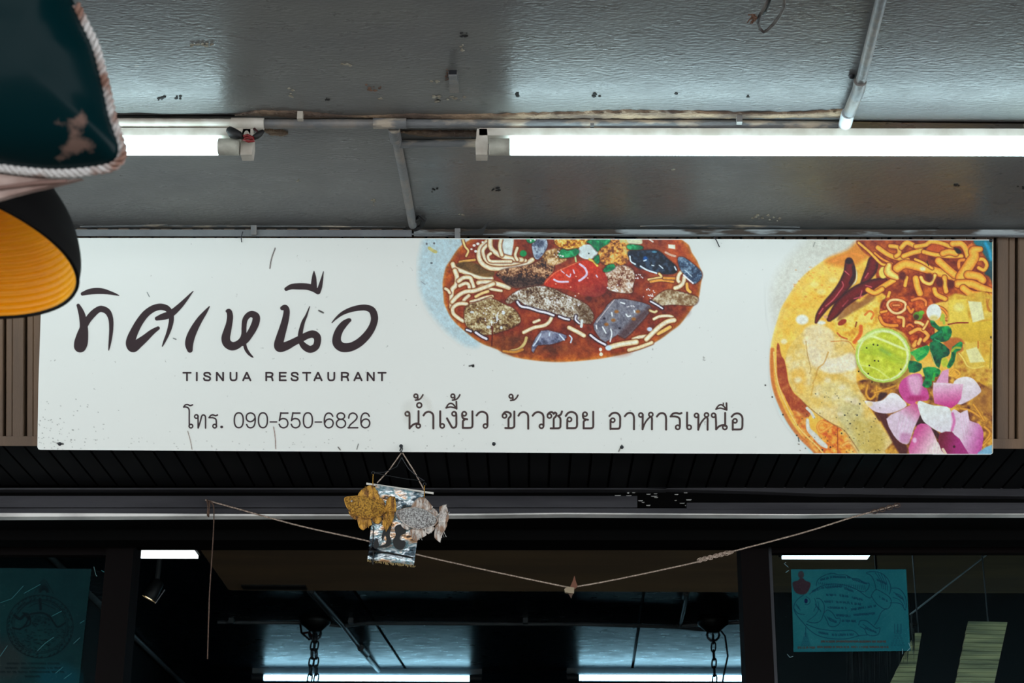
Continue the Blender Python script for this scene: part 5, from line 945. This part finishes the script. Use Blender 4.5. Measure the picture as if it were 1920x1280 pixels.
gf = [('dorsal_fin',[(250,545),(280,490),(330,455),(375,440),(410,465),(440,520),(455,562),(420,582),(340,552)]),('dorsal_fin',[(405,578),(460,558),(490,590),(502,625),(480,645),(430,622)]),('tail_fin',[(500,690),(512,610),(520,575),(548,540),(548,540),(592,548),(592,548),(606,640),(590,700)]),('tail_fin',[(488,705),(590,695),(562,790),(512,862),(512,862),(475,800),(490,740)]),('ventral_fin',[(245,735),(310,745),(365,750),(385,800),(335,830),(300,856),(265,830),(250,780)]),('ventral_fin',[(385,745),(450,728),(472,760),(440,797),(395,780)]),('pectoral_fin',[(165,680),(200,705),(238,735),(232,762),(190,728)])]
fish('gold_fish_ornament', 'gold woven fish ornament hanging at the left of the foil banner', gb, gf, (195,588), M['gold'], M['goldfin'], (390,448))
sb = [(610,690),(640,670),(690,655),(750,646),(820,650),(900,680),(955,720),(985,760),(960,805),(900,832),(820,845),(750,830),(680,790),(630,745)]
sf = [('dorsal_fin',[(745,645),(765,600),(800,565),(835,550),(880,565),(930,625),(942,648),(885,682),(820,650)]),('dorsal_fin',[(890,680),(950,655),(992,700),(980,722),(950,717)]),('tail_fin',[(978,785),(1005,700),(1005,640),(1066,620),(1066,620),(1086,700),(1080,780)]),('tail_fin',[(978,795),(1075,785),(1055,850),(1030,900),(1008,966),(1008,966),(960,925),(962,860)]),('ventral_fin',[(735,845),(800,852),(855,850),(885,900),(830,930),(780,960),(748,920)]),('ventral_fin',[(865,845),(945,822),(955,850),(900,892)]),('pectoral_fin',[(648,790),(690,800),(728,842),(700,852),(660,822)])]
fish('silver_fish_ornament', 'silver woven fish ornament hanging at the right of the foil banner', sb, sf, (682,697), M['silver'], M['silverfin'], (865,552))
# ---- line strung under the header
YR = DB-.012
def twisted(P, r, y=YR, seed=1):
    Pw = [on_y(a_, b_, y) for a_, b_ in crom(np.array(P, float), 10)]; L = 0; mb = MB(); n = len(Pw)
    for s_ in (0, math.pi):
        C_ = []; tot = 0
        for i in range(n-1):
            seg = Pw[i+1]-Pw[i]; K_ = max(2, int(seg.length/.005))
            for k in range(K_): 
                p = Pw[i]+seg*(k/K_); ph = (tot+seg.length*k/K_)/.006; C_.append(p+Vector((0, math.cos(ph+s_)*r*.6, math.sin(ph+s_)*r*.6)))
            tot += seg.length
        mb.tube(C_, r*.62, 5)
    return mb
ln_ = thing('strung_line', on_y(1070, 1103, YR), 'thin twine line strung in a V under the header, knotted near its right side', 'rope')
for P in ([(385,937),(440,952),(560,985),(690,1014),(760,1034),(900,1066),(1066,1101)], [(1072,1101),(1150,1087),(1300,1055),(1345,1041),(1500,1000),(1600,969),(1684,946)]):
    mb = MB().tube([on_y(a_, b_, YR) for a_, b_ in crom(np.array(P, float), 6)], .0021, 7); mb.build('twine', M['rope'], ln_, True)
twisted([(1310,1050),(1345,1041),(1376,1034)], .0045).build('wound_knot', M['rope'], ln_)
r_ = random.Random(9); kb = MB()
for k in range(6): cc = 1312+k*10; kb.tube([on_y(cc+5*math.cos(t), 1050-(cc-1312)*.26+4*math.sin(t)+r_.uniform(-.6,.6), YR-.004) for t in np.linspace(0, 6.28, 9, endpoint=False)], .0012, 4, closed=True)
kb.build('wound_loops', M['rope'], ln_)
kn = MB(); 
for k in range(4): kn.tube([on_y(1682-14*k+6*math.cos(t), 947+4*k+4*math.sin(t), YR-.004) for t in np.linspace(0, 6.28, 9, endpoint=False)], .0012, 4, closed=True)
kn.build('end_knot', M['rope2'], ln_)
clp = thing('bent_clip', on_y(1070, 1103, YR), 'small rusty clip pinched on the lowest point of the line', 'clip')
MB().prism([on_y(x, y, YR-.006) for x, y in [(1058,1104),(1064,1099),(1077,1101),(1076,1112),(1060,1110)]], Vector((0,.014,0))).build('jaw', mat('dirty_white', (150,134,110), .7), clp); MB().prism([on_y(x, y, YR-.004) for x, y in [(1069,1100),(1074,1088),(1077,1078),(1080,1090),(1083,1098),(1078,1104)]], Vector((0,.008,0))).build('lever', mat('rusty_clip', (110,66,46), .7), clp); MB().prism([on_y(x, y, YR-.004) for x, y in [(1066,1112),(1074,1112),(1071,1121)]], Vector((0,.008,0))).build('tip', M['rope2'], clp)
tw = thing('dangling_twine', on_y(397, 940, YR-.01), 'loose brown twine hanging straight down from the left end of the line', 'rope')
MB().tube([on_y(x, y, YR-.01) for x, y in crom(np.array([(388,938),(397,942),(401,955),(400,1000),(397,1050),(393,1110),(391,1170),(389,1235)], float), 6)], .0017, 6).build('strand', M['rope2'], tw, True)
MB().tube([on_y(x, y, YR-.012) for x, y in [(388,936),(390,950),(389,966),(391,969),(392,955),(393,940)]], .0022, 6).build('loose_end', M['rope2'], tw, True)
# ================================================================== POSTERS ON THE GLASS
PP = print_mat('poster_print', .95, .6, .05)
YP = DG-.010
ps = thing('fish_poster', on_y(1596, 1222, YP), 'teal paper with a line-drawn fish and small script taped to the right window', 'poster')
paint_fishposter().build('printed_sheet', print_mat('fish_print', .95, .6, .05), ps, lambda x, y: on_y(x, y, YP-.0016)); MB().prism([on_y(x, y, YP-.0006) for x, y in [(1484,1068),(1698.5,1068),(1706,1219),(1488.5,1221)]], Vector((0,.0008,0))).build('backing_card', mat('teal_card', (10,52,58), .7), ps)
def sleevemat():
    m, nt, b = nodes('clear_plastic'); nt.nodes.remove(b); out = nt.nodes['Material Output']; tr = nt.nodes.new('ShaderNodeBsdfTransparent'); gl = nt.nodes.new('ShaderNodeBsdfGlossy'); gl.inputs['Roughness'].default_value = .12; gl.inputs[0].default_value = (.6,.9,.95,1)
    geo = nt.nodes.new('ShaderNodeNewGeometry'); nz = nt.nodes.new('ShaderNodeTexNoise'); nz.inputs['Scale'].default_value = 22; nz.inputs['Detail'].default_value = 3; nt.links.new(geo.outputs['Position'], nz.inputs['Vector']); bp = nt.nodes.new('ShaderNodeBump'); bp.inputs['Strength'].default_value = .5; bp.inputs['Distance'].default_value = .01; nt.links.new(nz.outputs[0], bp.inputs['Height']); nt.links.new(bp.outputs[0], gl.inputs['Normal'])
    fr = nt.nodes.new('ShaderNodeFresnel'); fr.inputs[0].default_value = 1.04; mx = nt.nodes.new('ShaderNodeMixShader'); nt.links.new(fr.outputs[0], mx.inputs[0]); nt.links.new(tr.outputs[0], mx.inputs[1]); nt.links.new(gl.outputs[0], mx.inputs[2]); nt.links.new(mx.outputs[0], out.inputs[0]); return m
M['clear'] = sleevemat()
MB().prism([on_y(x, y, YP-.003) for x, y in [(1466,1050),(1700,1052),(1712,1226),(1474,1232)]], Vector((0,.0005,0))).build('plastic_sleeve', M['clear'], ps)
gl_ = MB()  # glints along the sleeve creases, put in as pale lines
for P in [[(1474,1054),(1470,1056),(1478,1063)],[(1473,1073),(1479,1069)],[(1476,1226),(1481,1232),(1487,1230)],[(1692,1216),(1692,1226)],[(1704,1205),(1707,1214),(1701,1220)]]: gl_.tube([on_y(x, y, YP-.004) for x, y in P], .0008, 5)
gl_.build('crease_glints', mat('crease_glint', (120,160,168), .2), ps, kind='stuff')
p4 = thing('seal_poster', on_y(80, 1290, YP), 'dark teal paper with a round emblem in a plastic sleeve on the left window', 'poster')
paint_sealposter().build('printed_sheet', print_mat('seal_print', .58, .6, .05), p4, lambda x, y: on_y(x, y, YP-.0016)); MB().prism([on_y(x, y, YP-.003) for x, y in [(-40,1046),(201,1049),(176,1320),(-60,1320)]], Vector((0,.0005,0))).build('plastic_sleeve', M['clear'], p4)
MB().prism([on_y(x, y, YP-.0006) for x, y in [(-28,1065),(171,1067),(146,1299),(-40,1299)]], Vector((0,.0008,0))).build('backing_card', mat('teal_card', (10,44,50), .7), p4)
gl_ = MB()  # reflection streaks on the left sleeve's folds, modelled as pale thin tubes
for P in [[(0,1130),(22,1122),(44,1098)],[(45,1112),(76,1095)],[(176,1062),(180,1078),(182,1080)],[(190,1069),(197,1073)],[(198,1051),(200,1053)],[(97,1155),(116,1145)],[(70,1220),(84,1206),(101,1194)],[(138,1206),(150,1195)],[(0,1230),(14,1210)],[(104,1262),(118,1250)],[(120,1272),(134,1262)],[(150,1168),(158,1163)]]: gl_.tube([on_y(x, y, YP-.004) for x, y in P], .0007, 5)
gl_.build('crease_glints', mat('crease_glint', (60,120,124), .2), p4, kind='stuff')
# ================================================================== INSIDE
def in_tube(pxa, pxb, label, known='l'):
    pz = ZC-.055; a_ = on_z(pxa, 1270, pz); b_ = on_z(pxb, 1270, pz); y = a_.y; r = .017
    root = thing('tube_lamp', Vector(((a_.x+b_.x)/2, y, ZC)), label, 'lamp', 'tube lamps on the inner ceiling')
    autosmooth(MB().tube([a_, Vector((b_.x, y, a_.z))], r, 16).build('glass_tube', M['tube_in'], root, True))
    for p, d in ((a_, -1), (Vector((b_.x, y, a_.z)), 1)): autosmooth(MB().tube([p, p+Vector((d*.07,0,0))], r*1.2, 14).build('end_cap', M['socket'] if False else mat('dim_cap', (50,54,58), .5), root))
    MB().box((a_.x-.07, y+.0, ZC-.03), (b_.x+.07, y+.045, ZC)).build('batten', mat('dim_batten', (120,126,130), .5), root)
    return root
in_tube(495, 880, 'lit tube lamp inside the shop, left of the two at the bottom edge'); in_tube(1086, 1470, 'lit tube lamp inside the shop, right of the two at the bottom edge')
ci2 = thing('conduit', on_z(900, 1168, ZC), 'thin grey conduit crossing the dark inner ceiling', 'conduit')
dg = mat('dim_conduit', (96,100,104), .45)
pipe('pipe_run', [(408,1166),(560,1167),(600,1169),(640,1173),(690,1168),(900,1169),(1100,1170),(1270,1175),(1325,1181)], .010, dg, ci2); pipe('pipe_run', [(1270,1173),(1395,1166)], .010, dg, ci2)
for px in (434, 658, 985): MB().obox(on_z(px, 1164, ZC-.014), Vector((.012,0,0)), Vector((0,.02,0)), Vector((0,0,.013))).build('pipe_clip', dg, ci2)
ci3 = thing('conduit', on_z(660, 1200, ZC), 'twin dim pipes slanting across the inner ceiling to the left inner lamp', 'conduit')
pipe('pipe_run', [(585,1108),(643,1172),(680,1222),(710,1257),(706,1261),(684,1262)], .012, dg, ci3); pipe('pipe_run', [(578,1108),(632,1168)], .008, dg, ci3); pipe('sleeve', [(676,1214),(687,1226)], .019, dg, ci3)
ci4 = thing('conduit', on_z(1280, 1140, ZC), 'short thin pipe on the inner ceiling near the right chain', 'conduit'); pipe('pipe_run', [(1290,1108),(1283,1140),(1274,1176)], .009, dg, ci4); pipe('sleeve', [(1286,1112),(1284,1120)], .014, dg, ci4)
def chain(px, pyt, pxb, label, loops=1):
    t0 = on_z(px, pyt, ZC); root = thing('hanging_chain', t0, label, 'chain', 'chains hanging from the inner ceiling')
    m_ = mat('chain_dark', (46,52,58), .35, metal=.6)
    MB().rev(t0, Vector((0,0,-1)), [(0,.07),(.03,.068),(.05,.05),(.075,.03),(.08,0),(0,0)], 24).build('ceiling_cup', mat('fan_cup', (14,14,16), .5), root, True)
    MB().tube([t0+Vector((0,0,-.05))+Vector((.03*math.cos(t),0,-.03+.03*math.sin(t))) for t in np.linspace(0, 6.28, 12, endpoint=False)], .006, 6, closed=True).build('hook', m_, root)
    y = t0.y; first = None; L = .046; z = t0.z-.10
    for s_ in ((-1, 1) if loops == 2 else (0,)):
        zz = z
        for k in range(16):
            x = t0.x+s_*(.006+.004*k*.5)
            if first is None:
                ln2 = MB(); n = 14; pts = []
                for j in range(n): t = 2*math.pi*j/n; pts.append(Vector((.011*math.cos(t), 0, .026*math.copysign(abs(math.sin(t))**.7, math.sin(t)))))
                first = ln2.tube(pts, .0042, 6, closed=True).build('link', m_, root, origin=Vector((0,0,0))); o = first
            else: o = first.copy(); COL.objects.link(o); o.parent = root
            o.location = Vector((x, y, zz))-root.location; o.rotation_euler = (0, (.12 if k%2 else -.1), (0.25 if k%2 else 1.25)); zz -= L*.88
    return root
chain(592, 1158, 592, 'dark doubled chain hanging from the inner ceiling in front of the left inner lamp', 2); chain(1336, 1160, 1338, 'dark chain hanging from the inner ceiling near the right door post', 1)
cw_ = thing('supply_cord', on_z(1342, 1162, ZC), 'thin black cord looping beside the right chain', 'cord'); a_ = on_z(1342, 1170, ZC); MB().tube([a_+Vector(v) for v in [(0,0,0),(.045,0,-.06),(.055,0,-.16),(.03,0,-.26),(.015,0,-.34)]], .005, 6).build('cable', M['black'], cw_, True)
cw2 = thing('supply_cord', on_z(575, 1166, ZC), 'tangled dark wire and red lead beside the left chain', 'cord'); a_ = on_z(563, 1168, ZC); MB().tube([a_+Vector(v) for v in [(0,0,0),(.01,-.01,-.05),(.05,-.01,-.085),(.1,0,-.06),(.11,0,-.01)]], .006, 6).build('cable', M['black'], cw2, True); MB().tube([a_+Vector(v) for v in [(.02,-.02,-.055),(.05,-.02,-.05),(.07,-.02,-.075)]], .006, 6).build('red_lead', mat('dim_red', (90,14,14), .5), cw2, True)
# LED battens seen through the door and the right window
def led(pxa, pxb, pyb, z, label, dpt=.30):
    a_ = on_z(pxa, pyb, z); b_ = on_z(pxb, pyb, z); root = thing('panel_lamp', Vector(((a_.x+b_.x)/2, a_.y-dpt/2, ZC)), label, 'lamp')
    MB().box((a_.x, a_.y-dpt, z), (b_.x, a_.y, z+.01)).build('diffuser', M['panel_light'], root); MB().box((a_.x-.01, a_.y-dpt-.01, z+.01), (b_.x+.01, a_.y+.01, z+.05)).build('housing', M['frame'], root)
    for x in (a_.x+.05, b_.x-.05): MB().box((x-.004, a_.y-dpt/2-.004, z+.05), (x+.004, a_.y-dpt/2+.004, ZC if z > 3.05 else ZB)).build('hanger', M['darksteel'], root)
led(215, 371, 1046, 3.10, 'bright white flat lamp just under the door header at left'); led(1466, 1626, 1048, 3.0, 'narrow bright white lamp above the fish poster')
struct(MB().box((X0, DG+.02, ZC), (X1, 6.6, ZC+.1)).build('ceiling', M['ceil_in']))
sp = thing('spotlight', on_z(292, 1060, 3.4), 'small black spotlight with a warm glowing face on the dark inner ceiling', 'lamp')
ysp = 6.9; h_ = on_y(284, 1110, ysp); tp = on_y(297, 1068, ysp); dr = (on_y(278, 1122, ysp)-on_y(292, 1098, ysp)).normalized(); mt_ = on_y(278.5, 1122, ysp)
MB().tube([Vector((tp.x, ysp, ZC)), tp, on_y(294, 1090, ysp)], .01, 8).build('stem', dg, sp); MB().rev(mt_, -dr, [(.028,0),(.0295,.004),(.028,.03),(.024,.075),(.012,.085),(0,.085)], 24).build('housing', mat('spot_body', (40,42,44), .5), sp, True); MB().rev(mt_-dr*.004, dr, [(0,0),(.026,.0)], 24).build('glowing_face', M['spot_glow'], sp); MB().tube([on_y(291,1131,ysp), on_y(309,1105,ysp)], .0025, 5).build('rim_edge', M['steel'], sp)
sp.location.z = ZC; 
for ch in sp.children: ch.location = ch.location-Vector((0, 0, 0))
ra = thing('wall_conduit', on_z(290, 1215, ZC), 'dim pipe running along the top of the left inner wall', 'conduit'); a_ = on_z(245, 1187, ZC); MB().tube([Vector((XL+.02, a_.y-2.5, ZC-.02)), Vector((XL+.02, 12.9, ZC-.02))], .014, 8).build('pipe_run', dg, ra, True)
# outside louvers reflected in the right window, built as slats behind it
lm = mat('reflected_slat', (180,160,112), .7, rgb2=(96,90,66), scale=16, thr=(.35,.65), stretch=(.25,1,3))
def reflection(tl_, tr_, br_, bl_, n, label, y=5.7):
    P = [on_y(*p, y) for p in (tl_, tr_, br_, bl_)]; root = thing('louver_reflection', (P[0]+P[1])/2, label, 'reflection', 'reflected louvers built behind the right window')
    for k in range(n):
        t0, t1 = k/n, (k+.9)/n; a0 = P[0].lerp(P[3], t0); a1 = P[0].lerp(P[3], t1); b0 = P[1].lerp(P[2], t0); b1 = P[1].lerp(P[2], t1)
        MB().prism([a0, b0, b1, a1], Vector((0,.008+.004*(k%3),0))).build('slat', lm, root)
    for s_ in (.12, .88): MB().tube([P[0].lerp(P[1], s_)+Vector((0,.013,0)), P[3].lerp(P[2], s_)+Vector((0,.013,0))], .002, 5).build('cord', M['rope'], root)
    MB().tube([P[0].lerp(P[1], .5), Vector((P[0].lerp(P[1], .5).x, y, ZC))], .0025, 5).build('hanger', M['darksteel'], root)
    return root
reflection((1816,1164), (1889,1166), (1858,1310), (1786,1310), 18, 'pale reflected outside louvers, built as slats behind the right window at the far right'); reflection((1716,1186), (1728,1186), (1708,1310), (1655,1310), 15, 'pale reflected outside louvers, built as slats below the right corner of the fish poster')
lf = thing('reflected_foliage', on_y(1650, 1215, 5.6), 'dark reflected tree foliage, built as a fringe behind the window below the fish poster', 'leaves'); r_ = random.Random(12); mb = MB()  # dark fringe added to stand for trees reflected in the glass
for k in range(60):
    x = r_.uniform(1588, 1715); y0 = r_.uniform(1150, 1200); L_ = 120-(x-1588)*.62+r_.uniform(-14, 14); s_ = r_.uniform(2, 5); mb.prism([on_y(x, y0, 5.55+r_.random()*.1), on_y(x+s_, y0, 5.6), on_y(x+s_*.5+r_.uniform(-4,4), y0+L_, 5.58)], Vector((0,.002,0)))
mb.build('foliage_silhouette', mat('dark_leaf', (12,18,20), .8), lf, kind='stuff'); MB().tube([on_y(1580,1175,5.62), on_y(1720,1170,5.62)], .006, 6).build('cross_bar', M['frame'], lf); MB().tube([on_y(1650,1172,5.62), Vector((on_y(1650,1172,5.62).x,5.62,ZC))], .004, 6).build('hanger', M['frame'], lf)
rd = thing('slanting_rod', on_y(1780, 1090, 5.9), 'thin dark rod slanting behind the right window', 'rod'); MB().tube([on_y(1850,1040,5.9), on_y(1706,1152,5.9)], .003, 6).build('rod', dg, rd)
# ================================================================== FOREGROUND
AX = 2.06; k_ = AX/F; lc = on_ax(-189, 455, AX); v_ = (lc-CP).normalized()
up_ = (UP-v_*UP.dot(v_)).normalized(); rt_ = (RT-v_*RT.dot(v_)).normalized(); th = math.radians(15.6)
axl = (v_*.364+(up_*math.cos(th)+rt_*math.sin(th))*.931).normalized(); R_ = 336*k_
pl_ = thing('pendant_lamp', lc, 'black dome pendant lamp shade with a ribbed gold inside at the left edge', 'lamp')
prof = [(1.,0),(.998,.035),(.99,.10),(.955,.2),(.895,.31),(.80,.42),(.69,.52),(.57,.60),(.44,.66),(.30,.70),(.16,.72),(.1,.725)]
prof = [(a, b) for a, b in crom(np.array(prof), 4)]
MB().rev(lc, axl, [(R_*a, R_*b) for a, b in prof], 96).build('shade', M['lampblack'], pl_, True)
inn = []
pr = crom(np.array([(.985,-.002)]+[(a-.02, b) for a, b in prof[1:]]), 1); cum = np.cumsum([0]+[math.hypot(*(pr[i+1]-pr[i])) for i in range(len(pr)-1)])
for t in np.linspace(0, cum[-1], 260): a = np.interp(t, cum, pr[:, 0]); b = np.interp(t, cum, pr[:, 1]); rp = .007*abs(math.sin(t*math.pi/.043)); inn.append((R_*(a-rp), R_*(b-rp*.4)))
MB().rev(lc, axl, inn, 96).build('ribbed_lining', M['lampgold'], pl_, True); MB().rev(lc, axl, [(R_*.983,0),(R_*.985,-.0025),(R_*1.0,-.003),(R_*1.004,0),(R_*.998,.003)], 96).build('rim', M['lampblack'], pl_, True)
MB().rev(lc, axl, [(R_*.12,R_*.75),(R_*.12,R_*.95),(R_*.08,R_*1.0),(0,R_*1.0)], 24).build('cap', M['lampblack'], pl_, True); tp_ = lc+axl*R_*1.0; MB().tube([tp_, tp_+axl*.1+Vector((0,0,.1)), Vector((tp_.x+.12, tp_.y+.05, ZC))], .004, 8).build('cord', M['black'], pl_, True)
# unlit bulb inside
MB().rev(lc+axl*R_*.35, axl, [(0,-.03),(.018,-.025),(.028,-.005),(.028,.012),(.016,.035),(.013,.06),(.013,R_*.4)], 24).build('bulb', mat('frosted_bulb', (220,200,170), .4), pl_, True)
# padded green cover
AC = 1.75
def G(x, y, off=0.): return on_ax(x, y, AC-off)
cvt = thing('padded_cover', G(60, 320), 'worn dark green glossy padded cover with braided pale rope edging, above the pendant lamp', 'cover')
O = [(-260,-200),(60,-200),(118,-40),(142,10),(160,48),(178,86),(190,130),(200,172),(209,215),(220,250),(229,278),(226,298),(210,312),(176,319),(120,324),(60,321),(0,314),(-100,300),(-260,285)]
def covermat():
    m, nt, b = nodes('peeling_green_leatherette'); b.inputs['Roughness'].default_value = .3
    geo = nt.nodes.new('ShaderNodeNewGeometry')
    n1 = nt.nodes.new('ShaderNodeTexNoise'); n1.inputs['Scale'].default_value = 17; n1.inputs['Detail'].default_value = 6; nt.links.new(geo.outputs['Position'], n1.inputs['Vector'])
    c0 = on_ax(135, 268, AC-.03); sb_ = nt.nodes.new('ShaderNodeVectorMath'); sb_.operation = 'DISTANCE'; nt.links.new(geo.outputs['Position'], sb_.inputs[0]); sb_.inputs[1].default_value = c0
    mr = nt.nodes.new('ShaderNodeMapRange'); mr.inputs[1].default_value = .0; mr.inputs[2].default_value = .085; mr.inputs[3].default_value = .20; mr.inputs[4].default_value = -.22; nt.links.new(sb_.outputs['Value'], mr.inputs[0])
    ad = nt.nodes.new('ShaderNodeMath'); ad.operation = 'ADD'; nt.links.new(n1.outputs[0], ad.inputs[0]); nt.links.new(mr.outputs[0], ad.inputs[1])
    r1 = nt.nodes.new('ShaderNodeValToRGB'); e = r1.color_ramp.elements; e[0].position = .60; e[1].position = .66; e[0].color = (*lin((1,30,34)),1); e[1].color = (*lin((110,88,80)),1); nt.links.new(ad.outputs[0], r1.inputs[0]); nt.links.new(r1.outputs[0], b.inputs['Base Color'])
    r2 = nt.nodes.new('ShaderNodeValToRGB'); e = r2.color_ramp.elements; e[0].position = .6; e[1].position = .66; e[0].color = (.22,)*3+(1,); e[1].color = (.8,)*3+(1,); nt.links.new(ad.outputs[0], r2.inputs[0]); nt.links.new(r2.outputs[0], b.inputs['Roughness'])
    n2 = nt.nodes.new('ShaderNodeTexNoise'); n2.inputs['Scale'].default_value = 14; n2.inputs['Detail'].default_value = 1; nt.links.new(geo.outputs['Position'], n2.inputs['Vector']); bp = nt.nodes.new('ShaderNodeBump'); bp.inputs['Strength'].default_value = .2; b.inputs['Specular IOR Level'].default_value = .06; bp.inputs['Distance'].default_value = .02
    nt.links.new(n2.outputs[0], bp.inputs['Height']); nt.links.new(bp.outputs[0], b.inputs['Normal']); return m
M['cover'] = covermat()
P2 = crom(np.array(O, float), 6, True); cx, cy = 0., 90.; n = len(P2); V = []; Fc = []; rings = [1., .97, .92, .85, .75, .6, .4, .2]
for q in rings: V += [G(cx+(x-cx)*q, cy+(y-cy)*q, .05*(1-q**5)) for x, y in P2]
V.append(G(cx, cy, .05)); nr = len(rings)
for k in range(nr-1): Fc += [(k*n+i, k*n+(i+1)%n, (k+1)*n+(i+1)%n, (k+1)*n+i) for i in range(n)]
Fc += [((nr-1)*n+i, (nr-1)*n+(i+1)%n, nr*n) for i in range(n)]
b0 = len(V); V += [G(cx+(x-cx)*.97, cy+(y-cy)*.97, -.045) for x, y in P2]; Fc += [(i, b0+i, b0+(i+1)%n, (i+1)%n) for i in range(n)]+[tuple(b0+i for i in range(n))]
mk('padded_panel', V, Fc, M['cover'], cvt, True)
edge = crom(np.array(O[3:18], float), 10); Ew = [G(x, y, .004) for x, y in edge]; rmt = mat('pale_cord', (206,202,200), .8, rgb2=(140,104,90), scale=26, thr=(.56,.66), bump=.4, bscale=200)
for s_ in (0, 2.094, 4.189):
    C_ = []; tot = 0
    for i in range(len(Ew)-1):
        seg = Ew[i+1]-Ew[i]; t = seg.normalized(); a = t.cross(fw).normalized(); K_ = max(2, int(seg.length/.002))
        for k in range(K_): ph = (tot+seg.length*k/K_)/.0032+s_; C_.append(Ew[i]+seg*(k/K_)+(a*math.cos(ph)-fw*math.sin(ph))*.0030)
        tot += seg.length
    MB().tube(C_, .0024, 6).build('rope_strand', rmt, cvt, True)
MB().prism([G(x, y, .0) for x, y in [(-260,300),(0,326),(60,333),(130,336),(150,334),(100,347),(60,356),(20,366),(0,372),(-60,388),(-260,430)]], fw*.02).build('underside_flap', mat('faded_canvas', (176,154,146), .8, rgb2=(130,104,96), scale=20, stretch=(1,1,2)), cvt)
MB().tube([G(-260,372,.002), G(0,352,.002), G(60,344,.002), G(125,339,.002)], .0022, 6).build('seam', mat('brown_seam', (120,92,84), .8), cvt)
hp = G(-100, -190, -.01); MB().tube([hp, Vector((hp.x, hp.y, ZC))], .006, 8).build('hanging_cord', M['rope'], cvt)
